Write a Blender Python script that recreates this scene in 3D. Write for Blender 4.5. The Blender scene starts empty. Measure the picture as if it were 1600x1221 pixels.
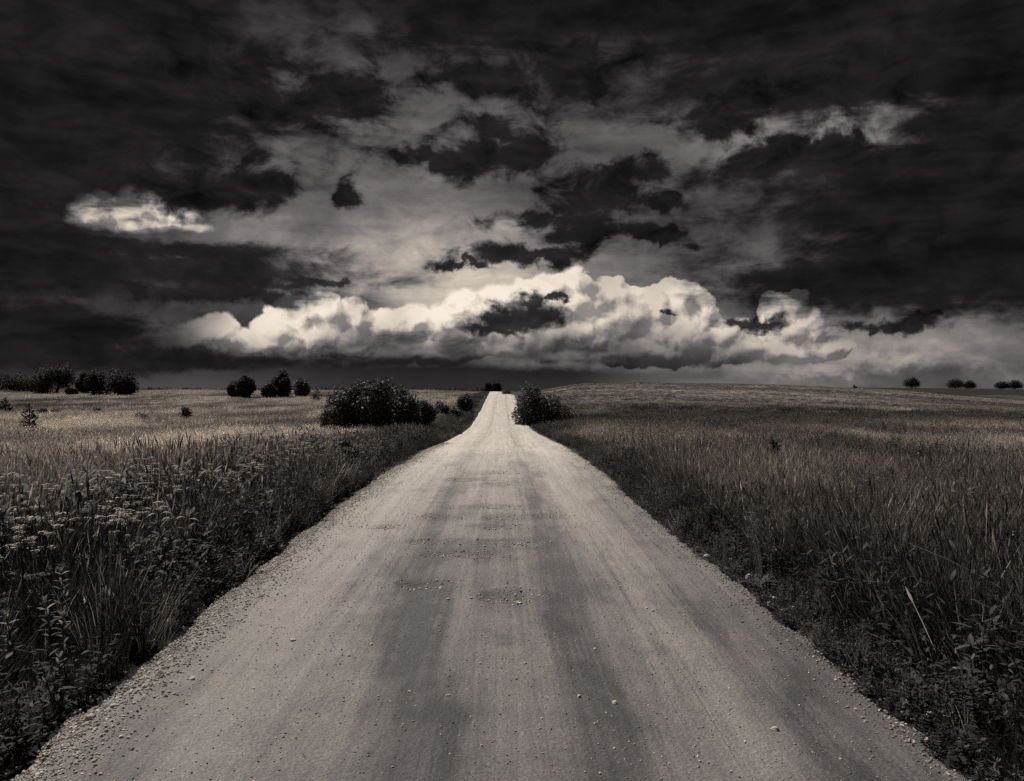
import bpy, math, random
import numpy as np
from mathutils import Vector, Matrix

random.seed(7)
SC = bpy.context.scene
COL = SC.collection
R = math.radians
F_PX = 1200.0            # focal length in pixels of a 1600 px wide picture
EYE = 2.2                # camera height above the gravel
YAW = math.atan(15 / F_PX)   # the camera looks a hair to the right of the road

# ------------------------------------------------------------------ camera
cam_d = bpy.data.cameras.new('camera')
cam_d.sensor_width = 36.0
cam_d.lens = 36.0 * F_PX / 1600.0
cam_d.clip_start = 0.05
cam_d.clip_end = 20000.0
cam = bpy.data.objects.new('camera', cam_d)
COL.objects.link(cam)
cam.location = (0.0, 0.0, EYE)
cam.rotation_euler = (R(90), 0, -YAW)
SC.camera = cam
SC.render.resolution_x, SC.render.resolution_y = 1024, 781

# ------------------------------------------------------------------ colour management
SC.view_settings.view_transform = 'Standard'
SC.view_settings.look = 'None'
SC.view_settings.exposure = 0.0
SC.view_settings.gamma = 1.0
SC.view_settings.use_curve_mapping = False
SC.cycles.use_denoising = False
SC.cycles.max_bounces = 4
SC.cycles.diffuse_bounces = 2
SC.cycles.transmission_bounces = 3
SC.cycles.transparent_max_bounces = 4
SC.cycles.caustics_reflective = False
SC.cycles.caustics_refractive = False
SC.cycles.use_adaptive_sampling = True
SC.cycles.adaptive_threshold = 0.012
SC.cycles.adaptive_min_samples = 8

# ------------------------------------------------------------------ sun (high on the left)
SUN_AZ, SUN_EL = R(-42), R(53)
sun_d = bpy.data.lights.new('sun', 'SUN')
sun_d.energy = 4.7
sun_d.angle = R(0.6)
sun_d.color = (1.0, 0.965, 0.91)
sun = bpy.data.objects.new('sun', sun_d)
COL.objects.link(sun)
sdir = Vector((math.sin(SUN_AZ) * math.cos(SUN_EL), math.cos(SUN_AZ) * math.cos(SUN_EL), math.sin(SUN_EL)))
sun.rotation_euler = (-sdir).to_track_quat('-Z', 'Y').to_euler()
sun.location = (-20, 20, 40)


# ------------------------------------------------------------------ node helper
class NT:
    """writes node trees as expressions; sockets and numbers mix freely"""
    def __init__(s, tree):
        s.t = tree

    def put(s, sock, v):
        if v is None:
            return
        if isinstance(v, bpy.types.NodeSocket):
            s.t.links.new(v, sock)
        elif isinstance(v, (tuple, list)) and sock.type == 'RGBA' and len(v) == 3:
            sock.default_value = (*v, 1.0)
        else:
            sock.default_value = v

    def m(s, op, a, b=None, c=None, clamp=False):
        n = s.t.nodes.new('ShaderNodeMath'); n.operation = op; n.use_clamp = clamp
        for i, v in enumerate((a, b, c)):
            s.put(n.inputs[i], v)
        return n.outputs[0]

    def add(s, a, b): return s.m('ADD', a, b)
    def sub(s, a, b): return s.m('SUBTRACT', a, b)
    def mul(s, a, b): return s.m('MULTIPLY', a, b)
    def mad(s, a, b, c): return s.m('MULTIPLY_ADD', a, b, c)
    def mx(s, a, b): return s.m('MAXIMUM', a, b)
    def mn(s, a, b): return s.m('MINIMUM', a, b)

    def v(s, op, a, b=None, c=None, scale=None):
        n = s.t.nodes.new('ShaderNodeVectorMath'); n.operation = op
        for i, x in enumerate((a, b, c)):
            s.put(n.inputs[i], x)
        if scale is not None:
            s.put(n.inputs['Scale'], scale)
        return n.outputs['Value'] if op in ('LENGTH', 'DISTANCE', 'DOT_PRODUCT') else n.outputs[0]

    def xyz(s, x, y, z):
        n = s.t.nodes.new('ShaderNodeCombineXYZ')
        for i, q in enumerate((x, y, z)):
            s.put(n.inputs[i], q)
        return n.outputs[0]

    def sep(s, v):
        n = s.t.nodes.new('ShaderNodeSeparateXYZ'); s.put(n.inputs[0], v)
        return n.outputs[0], n.outputs[1], n.outputs[2]

    def noise(s, vec, scale, detail=4, rough=0.5, lac=2.0, dist=0.0, color=False, dim='3D'):
        n = s.t.nodes.new('ShaderNodeTexNoise'); n.noise_dimensions = dim
        s.put(n.inputs['Vector'], vec); n.inputs['Scale'].default_value = scale
        n.inputs['Detail'].default_value = detail; n.inputs['Roughness'].default_value = rough
        n.inputs['Lacunarity'].default_value = lac; n.inputs['Distortion'].default_value = dist
        return n.outputs['Color'] if color else n.outputs['Fac']

    def voro(s, vec, scale, feature='F1', out='Distance', rnd=1.0, dim='3D'):
        n = s.t.nodes.new('ShaderNodeTexVoronoi'); n.voronoi_dimensions = dim; n.feature = feature
        s.put(n.inputs['Vector'], vec); n.inputs['Scale'].default_value = scale
        n.inputs['Randomness'].default_value = rnd
        return n.outputs[out]

    def ss(s, x, a, b, lo=0.0, hi=1.0, smooth=True):
        n = s.t.nodes.new('ShaderNodeMapRange')
        n.interpolation_type = 'SMOOTHSTEP' if smooth else 'LINEAR'
        for i, q in enumerate((x, a, b, lo, hi)):
            s.put(n.inputs[i], q)
        return n.outputs[0]

    def mix(s, f, a, b):
        n = s.t.nodes.new('ShaderNodeMix'); n.data_type = 'FLOAT'
        s.put(n.inputs[0], f); s.put(n.inputs[2], a); s.put(n.inputs[3], b)
        return n.outputs[0]

    def mixc(s, f, a, b):
        n = s.t.nodes.new('ShaderNodeMix'); n.data_type = 'RGBA'
        s.put(n.inputs[0], f); s.put(n.inputs[6], a); s.put(n.inputs[7], b)
        return n.outputs[2]

# ------------------------------------------------------------------ sky: storm clouds over a clear-sky base
world = bpy.data.worlds.new('World')
SC.world = world
world.use_nodes = True
wt = world.node_tree
wt.nodes.clear()
W = NT(wt)
wout = wt.nodes.new('ShaderNodeOutputWorld')
wbg = wt.nodes.new('ShaderNodeBackground')
STR = 0.1
wbg.inputs['Strength'].default_value = STR
sky = wt.nodes.new('ShaderNodeTexSky')
sky.sky_type = 'NISHITA'
sky.sun_disc = False
sky.sun_elevation = SUN_EL
sky.sun_rotation = SUN_AZ
sky_bw = wt.nodes.new('ShaderNodeRGBToBW')
wt.links.new(sky.outputs[0], sky_bw.inputs[0])

tc = wt.nodes.new('ShaderNodeTexCoord')
D = tc.outputs['Generated']
dx, dy, dz = W.sep(D)
AZ = W.mul(W.m('ARCTAN2', dx, dy), 12.0)           # azimuth and elevation in twelfths of a radian
EL = W.mul(W.m('ARCSINE', dz), 12.0)
P = W.xyz(AZ, EL, 0.0)
PF = W.v('MULTIPLY', P, (0.4, 1.0, 0.0))           # stretched sideways: streaky noise


def uv(px, py):
    a = math.atan((px - 800) / F_PX) + YAW
    e = math.atan((610.5 - py) / math.hypot(F_PX, px - 800))
    return 12 * a, 12 * e


def n2(src, scale, detail=5, rough=0.55, off=(0, 0, 0), color=False, dist=0.0):
    return W.noise(W.v('ADD', src, off), scale, detail, rough, color=color, dim='2D', dist=dist)


def warp(base, amp, scale, detail=4, rough=0.55, src=None, off=(0, 0, 0), flat=1.0):
    c = n2(src if src is not None else P, scale, detail, rough, off, color=True)
    c = W.v('SUBTRACT', c, (0.5, 0.5, 0.5))
    return W.v('MULTIPLY_ADD', c, (2 * amp, 2 * amp * flat, 0), base)


def ell(pos, blobs, smooth=None):
    """nearest normalised ellipse distance over a list of (px, py, rx, ry)"""
    out = None
    for (px, py, rx, ry) in blobs:
        u, v = uv(px, py)
        iu, iv = 100.0 / rx, 100.0 / ry
        q = W.v('MULTIPLY_ADD', pos, (iu, iv, 0), (-u * iu, -v * iv, 0))
        d = W.v('LENGTH', q)
        if out is None:
            out = d
        elif smooth:
            out = W.m('SMOOTH_MIN', out, d, smooth)
        else:
            out = W.mn(out, d)
    return out


def soft(pos, px, py, rx, ry, gain):
    """soft round glow of thin cloud"""
    d = ell(pos, [(px, py, rx, ry)])
    return W.mul(W.m('EXPONENT', W.mul(W.mul(d, d), -1.3)), gain)


# shared noise fields
n_fin = n2(W.v('MULTIPLY', P, (1.0, 1.7, 0)), 1.5, 8, 0.62, (7, 3, 0), dist=0.3)      # ragged, small
n_mid = n2(W.v('MULTIPLY', P, (0.75, 1.3, 0)), 0.55, 7, 0.62, (1.3, 8.8, 0), dist=0.5)
n_str = n2(W.v('MULTIPLY', P, (0.28, 1.5, 0)), 0.9, 7, 0.62, (4.2, 1.4, 0), dist=0.3)  # streaks
cw1 = W.v('SUBTRACT', n2(P, 0.62, 6, 0.6, (9, 3, 1), color=True), (0.5, 0.5, 0.5))
cw2 = W.v('SUBTRACT', n2(P, 2.6, 5, 0.62, (2, 6, 1), color=True), (0.5, 0.5, 0.5))
rag = W.sub(n_fin, 0.5)

# --- thin grey veil with darker and lighter parts
Pv = W.v('MULTIPLY_ADD', cw1, (2.2, 1.1, 0), P)
Pv = W.v('MULTIPLY_ADD', cw2, (0.5, 0.4, 0), Pv)
veil = None
for g in [(530, 290, 290, 170, 0.115), (720, 425, 330, 80, 0.22), (790, 460, 190, 60, 0.16), (880, 240, 300, 130, 0.06), (1120, 330, 200, 110, 0.045),
          (680, 110, 420, 120, 0.020), (1430, 545, 330, 56, 0.14), (1370, 560, 110, 14, 0.18), (240, 535, 110, 26, 0.06), (1150, 545, 420, 60, 0.10), (560, 415, 130, 34, 0.10),
          (1325, 200, 140, 30, 0.26), (90, 500, 210, 30, 0.03), (1180, 440, 260, 60, 0.05), (1130, 100, 160, 40, 0.02)]:
    s_ = soft(Pv, *g)
    veil = s_ if veil is None else W.add(veil, s_)
tex = W.mul(W.ss(n_str, 0.30, 0.72, 0.62, 1.42, smooth=False), W.ss(n_mid, 0.28, 0.72, 0.68, 1.32, smooth=False))
tex = W.mul(tex, W.ss(n_fin, 0.25, 0.8, 0.78, 1.3, smooth=False))
base = W.mul(sky_bw.outputs[0], 0.0011)            # what the red-filtered clear sky leaves
L = W.mad(veil, tex, base)
L = W.add(L, W.ss(n_mid, 0.48, 0.80, 0.0, 0.016))

# --- far cumulus bank, lit from the upper left
cum = [(200, 322, 56, 32), (160, 326, 34, 26), (236, 318, 34, 28), (255, 340, 50, 22), (215, 348, 66, 16), (275, 354, 60, 9),
       (300, 532, 70, 30), (345, 520, 36, 24), (400, 530, 50, 26), (430, 508, 36, 28), (470, 494, 36, 30), (512, 488, 30, 28), (552, 496, 30, 30),
       (490, 525, 90, 34), (600, 516, 60, 30), (640, 500, 34, 20), (690, 506, 50, 28), (735, 492, 50, 40), (785, 474, 50, 34), (830, 462, 44, 30),
       (868, 440, 30, 24), (898, 434, 26, 24), (880, 470, 60, 46), (950, 462, 32, 28), (975, 490, 50, 40), (870, 520, 120, 44),
       (1020, 478, 30, 28), (1060, 470, 34, 28), (1092, 486, 28, 30), (1060, 520, 84, 48), (1010, 545, 110, 34), (1130, 522, 44, 28), (1160, 540, 80, 30),
       (1208, 484, 26, 22), (1240, 476, 22, 22), (1236, 508, 48, 32), (1275, 520, 26, 22), (1225, 545, 90, 24), (1300, 545, 34, 18), (1330, 540, 16, 10),
       (640, 550, 240, 20), (250, 535, 60, 26), (205, 520, 30, 16)]
c1 = W.v('SUBTRACT', n2(P, 0.75, 4, 0.5, (0.4, 7.7, 0), color=True), (0.5, 0.5, 0.5))
Pc = W.v('MULTIPLY_ADD', c1, (0.62, 0.5, 0), P)


def relief_field(shift):
    b = W.v('ADD', P, (shift[0], shift[1], 0)) if shift else P
    bw = W.v('MULTIPLY_ADD', cw2, (0.30, 0.30, 0), b)
    b1 = W.voro(bw, 2.3, 'F1', dim='2D')
    b2 = W.voro(bw, 5.5, 'F1', dim='2D')
    b3 = n2(bw, 3.2, 5, 0.62)
    r = W.mad(W.mul(b1, b1), -0.42, W.mad(W.mul(b2, b2), -0.25, 0.27))
    return W.mad(W.sub(b3, 0.5), 0.62, r)


rel0 = relief_field(None)
rel1 = relief_field((-0.06, 0.08))
d0 = ell(Pc, cum, smooth=0.10)
d1 = ell(W.v('ADD', Pc, (-0.14, 0.14, 0)), cum, smooth=0.10)
cf = W.mad(rel0, 0.75, W.sub(1.0, d0))
upper = W.ss(EL, 1.75, 2.1)
cmask = W.ss(cf, W.mix(upper, 0.02, -0.10), W.add(W.ss(n_mid, 0.4, 0.65, 0.10, 0.30), W.mul(upper, 0.40)))
relief = W.mad(W.sub(rel0, rel1), 0.95, W.mul(W.sub(d1, d0), 0.70))
P2 = W.v('MULTIPLY_ADD', cw1, (0.8, 0.6, 0), P)
topd = ell(P2, [(500, 490, 130, 34), (740, 480, 110, 50), (860, 450, 100, 56), (1060, 490, 100, 60), (215, 322, 85, 40), (1225, 500, 80, 50),
                (960, 480, 80, 44), (1330, 550, 100, 18), (420, 520, 80, 30)], smooth=0.3)
bright = W.mul(W.ss(topd, 0.5, 1.75, 0.64, 0.12), W.ss(n_mid, 0.32, 0.66, 0.72, 1.08))
low = W.ss(W.v('DOT_PRODUCT', P2, (0, 1, 0)), 0.36, 1.15, 0.34, 1.0)   # flat grey undersides
lum = W.mul(bright, W.ss(relief, -0.20, 0.20, 0.42, 1.22, smooth=False))
first = W.ss(EL, 1.75, 2.1)                                            # the lone cloud higher up
low = W.mx(low, W.ss(AZ, uv(1000, 600)[0], uv(1300, 600)[0], 0.0, 0.85))
lum = W.mul(lum, W.mx(low, first))
lum = W.mul(lum, W.ss(first, 0.0, 1.0, 1.0, 1.45))
lum = W.mul(lum, W.mx(W.ss(AZ, uv(120, 600)[0], uv(400, 600)[0], 0.15, 1.0), first))
lum = W.mul(lum, W.ss(AZ, uv(1180, 600)[0], uv(1400, 600)[0], 1.0, 0.55))
L = W.mix(cmask, L, lum)

# --- grey shelf in front of the bank
Ps = W.v('MULTIPLY_ADD', cw1, (0.9, 0.45, 0), P)
gd = W.mad(rag, 1.6, ell(Ps, [(620, 528, 110, 17), (700, 543, 120, 15), (540, 548, 130, 14), (900, 553, 90, 9), (460, 545, 90, 9), (960, 515, 40, 14)], smooth=0.3))
L = W.mix(W.ss(gd, 1.25, 0.30, 0.0, 0.85), L, W.ss(n_fin, 0.3, 0.75, 0.035, 0.20))

# --- rain and dark air above the horizon
Pr = W.v('MULTIPLY_ADD', cw1, (0.0, 0.22, 0), P)
pry = W.v('DOT_PRODUCT', W.v('MULTIPLY_ADD', cw2, (0, 0.12, 0), Pr), (0, 1, 0))
band_top = W.mix(W.ss(AZ, uv(850, 600)[0], uv(1150, 600)[0]), 0.41, 0.22)
band = W.ss(W.sub(band_top, pry), -0.05, 0.10)
bl = W.ss(AZ, uv(880, 600)[0], uv(1150, 600)[0], 0.020, 0.15)
bl = W.add(bl, W.ss(W.m('ABSOLUTE', W.sub(AZ, uv(270, 600)[0])), 0.0, 3.2, 0.030, 0.0))
bl = W.mul(bl, W.ss(pry, 0.0, 0.40, 1.25, 0.72))
bandmask = W.mul(band, W.ss(AZ, uv(1050, 600)[0], uv(1250, 600)[0], 1.0, 0.30))
L = W.mix(bandmask, L, W.mul(bl, W.ss(n_str, 0.3, 0.7, 0.85, 1.15)))

# --- long dark stratus bands
Pb = W.v('MULTIPLY_ADD', cw1, (1.7, 0.55, 0), P)
Pb = W.v('MULTIPLY_ADD', cw2, (0.4, 0.22, 0), Pb)
bd_ = ell(Pb, [(180, 418, 330, 44), (10, 520, 150, 46), (330, 458, 200, 16), (480, 445, 100, 8), (60, 380, 200, 22), (200, 385, 250, 14),
               (150, 556, 330, 18), (1480, 420, 300, 62), (1440, 300, 240, 60), (1330, 258, 240, 20), (1570, 190, 110, 34), (1250, 250, 130, 16), (90, 220, 250, 130),
               (1400, 70, 480, 90), (60, 90, 420, 130), (1590, 270, 130, 90), (1000, 20, 600, 50)], smooth=0.2)
bd_ = W.mad(rag, 1.1, bd_)
bd_ = W.mad(W.sub(n_str, 0.5), 1.6, bd_)
L = W.mix(W.ss(bd_, 1.35, 0.62, 0.0, 0.93), L, W.mul(W.ss(n_str, 0.3, 0.75, 0.005, 0.018, smooth=False), W.ss(n_fin, 0.3, 0.75, 0.7, 1.4)))

# --- ragged dark scud
Pd = W.v('MULTIPLY_ADD', cw1, (1.15, 0.85, 0), P)
Pd = W.v('MULTIPLY_ADD', cw2, (0.42, 0.34, 0), Pd)
sc_ = ell(Pd, [(350, 300, 70, 36), (410, 285, 44, 36), (295, 292, 50, 24), (545, 148, 58, 32), (490, 170, 60, 22), (410, 150, 55, 24),
               (320, 110, 45, 28), (760, 250, 96, 24), (830, 235, 54, 32), (690, 252, 80, 15), (780, 212, 44, 20),
               (920, 320, 70, 40), (940, 275, 38, 28), (885, 350, 110, 16), (1020, 268, 40, 18), (1035, 320, 50, 18), (1030, 375, 60, 13),
               (930, 372, 90, 15), (800, 496, 50, 18), (818, 478, 26, 13), (770, 512, 46, 8), (858, 470, 22, 6),
               (1130, 195, 50, 18), (545, 300, 15, 18), (1400, 508, 60, 8), (1160, 500, 50, 10), (1045, 496, 12, 4), (830, 405, 110, 13), (740, 412, 60, 7),
               (760, 120, 90, 26), (880, 110, 80, 30), (1300, 150, 120, 24), (1240, 235, 90, 16)], smooth=0.12)
sc_ = W.mad(rag, 2.6, sc_)
scm = W.ss(sc_, W.ss(n_mid, 0.35, 0.65, 1.48, 1.85), 0.68, 0.0, 0.97)
L = W.mix(scm, L, W.ss(n_fin, 0.25, 0.8, 0.003, 0.022, smooth=False))

# warm tone of the print
hi = W.ss(L, 0.02, 0.5)
tint = W.mixc(hi, (1.04, 0.965, 0.985), (1.13, 0.99, 0.84))
colr = W.v('SCALE', tint, scale=W.mul(L, 1.0 / STR))
wt.links.new(colr, wbg.inputs['Color'])
# overhead and behind, where nothing singles a cloud out, the same dark overcast goes on
nb = W.noise(W.v('MULTIPLY', D, (1, 1, 2.0)), 2.6, 6, 0.62, dist=0.4)
Lb = W.mad(W.mul(sky_bw.outputs[0], 0.0016), 1.0, W.ss(nb, 0.40, 0.75, 0.006, 0.060))
wbg2 = wt.nodes.new('ShaderNodeBackground')
wbg2.inputs['Strength'].default_value = STR
wt.links.new(W.v('SCALE', (1.03, 0.98, 0.96), scale=W.mul(Lb, 1.0 / STR)), wbg2.inputs['Color'])
inview = W.mul(W.ss(EL, 6.2, 7.4, 1.0, 0.0), W.ss(W.m('ABSOLUTE', AZ), 10.0, 12.0, 1.0, 0.0))
wmx = wt.nodes.new('ShaderNodeMixShader')
wt.links.new(inview, wmx.inputs[0])
wt.links.new(wbg2.outputs[0], wmx.inputs[1])
wt.links.new(wbg.outputs[0], wmx.inputs[2])
wt.links.new(wmx.outputs[0], wout.inputs[0])
world.cycles.sampling_method = 'NONE'

# ------------------------------------------------------------------ land form
rng = np.random.default_rng(11)


def vnoise(x, y, seed=0):
    """smooth value noise, 0..1, for arrays"""
    x = np.asarray(x, float); y = np.asarray(y, float)
    xi = np.floor(x).astype(np.int64); yi = np.floor(y).astype(np.int64)
    fx = x - xi; fy = y - yi
    fx = fx * fx * (3 - 2 * fx); fy = fy * fy * (3 - 2 * fy)

    def h(a, b):
        n = (a * 374761393 + b * 668265263 + seed * 974634233) & 0x7fffffff
        n = ((n ^ (n >> 13)) * 1274126177) & 0x7fffffff
        return ((n ^ (n >> 16)) & 0xffff) / 65535.0
    a = h(xi, yi); b = h(xi + 1, yi); c = h(xi, yi + 1); d = h(xi + 1, yi + 1)
    return (a + (b - a) * fx) * (1 - fy) + (c + (d - c) * fx) * fy


def fbm(x, y, oct=4, seed=0):
    s, a, t = 0.0, 0.5, 0.0
    for i in range(oct):
        s = s + a * vnoise(x * 2 ** i + 17.3 * i, y * 2 ** i + 5.1 * i, seed + i)
        t += a; a *= 0.5
    return s / t


def table(xs, vs, blur):
    """smoothed table lookup over 0..700 m"""
    g = np.arange(-60, 700, 0.5)
    v = np.interp(g, xs, vs)
    k = np.exp(-0.5 * (np.arange(-3 * blur, 3 * blur + .5, 0.5) / blur) ** 2); k /= k.sum()
    p = len(k) // 2
    v = np.convolve(np.pad(v, p, mode='edge'), k, 'valid')
    return lambda q: np.interp(q, g, v)


def sstep(a, b, x):
    t = np.clip((x - a) / (b - a), 0, 1)
    return t * t * (3 - 2 * t)


f_drop = table([-60, 0, 5, 12, 21, 30, 38, 50, 63, 80, 100, 130, 156, 175, 230, 350, 420, 700],
               [2.2, 2.2, 2.18, 2.08, 2.0, 2.18, 2.45, 2.8, 2.98, 2.9, 2.45, 1.5, 0.84, 0.92, 0.95, 0.45, 1.2, 7], 4.0)
f_xl = table([-60, 4.4, 9.2, 14.3, 20, 35, 63, 90, 156, 220, 350, 700],
             [-2.82, -2.82, -3.0, -3.06, -2.95, -2.72, -2.7, -2.8, -2.85, -4.0, -5.6, -16], 3.0)
f_xr = table([-60, 4.4, 9, 14.3, 22, 44, 63, 90, 156, 220, 350, 700],
             [2.80, 2.78, 2.66, 2.56, 2.58, 2.45, 2.25, 2.3, 2.4, 1.2, -0.4, -10], 3.0)
f_left = table([-60, 0, 20, 60, 100, 150, 200, 270, 330, 420, 700], [2.5, 2.5, 2.5, 2.85, 2.6, 1.75, 0.75, 0.1, 0.3, 3.0, 7.5], 9.0)
f_rnear = table([-60, 0, 20, 60, 90, 700], [2.5, 2.5, 2.45, 2.85, 2.9, 2.9], 8.0)


def edge_wob(y, side):
    y = np.asarray(y, float)
    a = (fbm(y * 0.22 + side * 50, y * 0 + 3.3, 2, 5) - 0.5) * 0.14 + (fbm(y * 3.1 + side * 31, y * 0 + 1.3, 3, 9) - 0.5) * 0.20
    return a


def xl(y): return f_xl(y) + edge_wob(y, -1)
def xr(y): return f_xr(y) + edge_wob(y, 1)
def road_z(y): return EYE - f_drop(y)


CREST_X = [-40, 8, 21, 39, 58, 76, 94, 113, 131, 150, 190, 300, 900]
CREST_Z = [0.4, 0.6, 1.7, 2.2, 1.95, 1.65, 0.95, -0.15, -1.7, -3.2, -4.6, -6.0, -8.0]


def ground(x, y):
    x = np.asarray(x, float); y = np.asarray(y, float)
    x, y = np.broadcast_arrays(x, y)
    rz = road_z(y)
    # left field
    zl = EYE - f_left(y)
    # right field: a rounded hill whose skyline runs down to the right, a farther ridge behind it
    azx = x * 220.0 / np.maximum(y, 60.0)
    crest = EYE + np.interp(azx, CREST_X, CREST_Z)
    zr = EYE - f_rnear(y)
    t = sstep(72, 222, y)
    zr = zr + (crest - zr) * t
    back = sstep(225, 380, y)
    zr = zr * (1 - back) + (EYE - 7.0) * back
    az5 = x / np.maximum(y, 200.0)
    ridge = EYE + np.interp(az5, [0.05, 0.30, 0.42, 0.55, 0.68, 1.0, 2.0], [-7, -4, 2.3, 1.7, 0.9, 0.0, -2]) * 1.0
    rt = sstep(330, 520, y) * (1 - sstep(560, 800, y))
    zr = zr + (ridge - zr) * rt
    far = sstep(420, 700, y)
    zl = zl * (1 - far) + (EYE - 7.5) * far
    d = np.where(x < 0.5 * (f_xl(y) + f_xr(y)), xl(y) - x, x - xr(y))
    side = np.where(x < 0.5 * (f_xl(y) + f_xr(y)), zl, zr)
    bump = (fbm(x * 0.12, y * 0.12, 3, 2) - 0.5) * 0.35 * sstep(3, 12, d) * (1 - sstep(150, 400, y))
    bump = bump + (fbm(x * 0.9, y * 0.9, 3, 4) - 0.5) * 0.14 * sstep(0.3, 1.5, d) * (1 - sstep(40, 90, y))
    w = sstep(0.0, 8.0 + 0.06 * np.maximum(y, 0), d)
    z = (rz - 0.04) * (1 - w) + side * w + bump
    z = z - 0.22 * np.exp(-((d - 1.5) / 0.9) ** 2) * (1 - sstep(120, 200, y))
    z = np.where(d < 0, rz - 0.04 - 0.25 * sstep(0.0, 0.5, -d), z)
    return z


def pix(px, y):
    """world x of picture column px at distance y"""
    return y * math.tan(math.atan((px - 800) / F_PX) + YAW)


def on_ground(px, py):
    """the ground point seen at picture position px, py"""
    sl = (610.5 - py) / F_PX
    ys = np.concatenate([np.arange(3.5, 60, 0.1), np.arange(60, 700, 0.5)])
    a = math.atan((px - 800) / F_PX) + YAW
    fwd = np.cos(a - YAW)
    X = ys * math.tan(a)
    depth = (ys / math.cos(a)) * fwd
    zz = EYE + sl * depth
    g = ground(X, ys)
    i = np.argmax(g >= zz) if np.any(g >= zz) else len(ys) - 1
    return float(X[i]), float(ys[i]), float(g[i])


# ------------------------------------------------------------------ object helpers
def new_mesh(name, verts, faces, mat=None, smooth=False, attrs=None):
    me = bpy.data.meshes.new(name)
    verts = np.asarray(verts, np.float32)
    faces = np.asarray(faces, np.int32)
    n, k = faces.shape
    me.vertices.add(len(verts)); me.vertices.foreach_set('co', verts.ravel())
    me.loops.add(n * k); me.loops.foreach_set('vertex_index', faces.ravel())
    me.polygons.add(n)
    me.polygons.foreach_set('loop_start', np.arange(n, dtype=np.int32) * k)
    me.polygons.foreach_set('loop_total', np.full(n, k, np.int32))
    if smooth:
        me.polygons.foreach_set('use_smooth', np.ones(n, bool))
    for an, av in (attrs or {}).items():
        a = me.attributes.new(an, 'FLOAT', 'POINT')
        a.data.foreach_set('value', np.asarray(av, np.float32))
    me.update(calc_edges=True)
    me.validate()
    if mat is not None:
        me.materials.append(mat)
    return me


def link(name, data=None, parent=None, loc=(0, 0, 0), rot=(0, 0, 0), scale=1.0, label=None, cat=None, group=None, kind=None):
    o = bpy.data.objects.new(name, data)
    COL.objects.link(o)
    o.parent = parent
    o.location = loc
    o.rotation_euler = rot
    o.scale = (scale,) * 3 if isinstance(scale, (int, float)) else scale
    for k, v in (('label', label), ('category', cat), ('group', group), ('kind', kind)):
        if v:
            o[k] = v
    return o


def copy_tree(o, parent=None):
    c = o.copy(); COL.objects.link(c); c.parent = parent
    for ch in list(o.children):
        copy_tree(ch, c)
    return c


class MB:
    """collects vertices and faces (quads; a triangle repeats nothing and is kept apart)"""
    def __init__(s):
        s.v = []; s.f = []; s.h = []; s.n = 0

    def quad_strip(s, left, right, h=None):
        k = len(left)
        a = s.n
        for i in range(k):
            s.v.append(left[i]); s.v.append(right[i])
            hh = (i / (k - 1)) if h is None else h[i]
            s.h += [hh, hh]
        s.n += 2 * k
        for i in range(k - 1):
            s.f.append((a + 2 * i, a + 2 * i + 1, a + 2 * i + 3, a + 2 * i + 2))

    def tube(s, pts, rad, sides=5, h=0.0):
        pts = [Vector(p) for p in pts]
        a = s.n
        for i, p in enumerate(pts):
            t = (pts[min(i + 1, len(pts) - 1)] - pts[max(i - 1, 0)]).normalized()
            u = t.cross(Vector((0.31, 0.95, 0.05))).normalized()
            w = t.cross(u)
            r = rad[i] if isinstance(rad, (list, tuple)) else rad
            for j in range(sides):
                q = 2 * math.pi * j / sides
                s.v.append(p + (u * math.cos(q) + w * math.sin(q)) * r)
                s.h.append(h)
        for i in range(len(pts) - 1):
            for j in range(sides):
                k = (j + 1) % sides
                s.f.append((a + i * sides + j, a + i * sides + k, a + (i + 1) * sides + k, a + (i + 1) * sides + j))
        s.n += len(pts) * sides

    def mesh(s, name, mat, smooth=False):
        return new_mesh(name, [tuple(p) for p in s.v], s.f, mat, smooth, {'tip': s.h})


def leaf_strip(mb, base, direc, up, length, width, bend=0.3, n=4, fold=0.0, h0=0.0, h1=1.0):
    """one pointed leaf: a strip that widens, tapers and droops"""
    d = Vector(direc).normalized(); up = Vector(up)
    side = d.cross(up)
    if side.length < 1e-4:
        side = Vector((1, 0, 0))
    side.normalize()
    nrm = side.cross(d).normalized()
    L, Rr, hh = [], [], []
    p = Vector(base)
    for i in range(n + 1):
        t = i / n
        w = width * 0.5 * (math.sin(math.pi * min(0.999, 0.08 + 0.92 * t)) ** 0.75) if i < n else width * 0.02
        L.append(p - side * w); Rr.append(p + side * w)
        hh.append(h0 + (h1 - h0) * t)
        dd = (d * math.cos(bend * t * 1.5) - nrm * math.sin(bend * t * 1.5))
        p = p + dd * (length / n)
    mb.quad_strip(L, Rr, hh)


# ------------------------------------------------------------------ materials
def material(name):
    m = bpy.data.materials.new(name); m.use_nodes = True
    t = m.node_tree; t.nodes.clear()
    out = t.nodes.new('ShaderNodeOutputMaterial')
    return m, NT(t), out


def attr(N, name, typ='GEOMETRY'):
    n = N.t.nodes.new('ShaderNodeAttribute'); n.attribute_name = name; n.attribute_type = typ
    return n.outputs['Fac']


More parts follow.
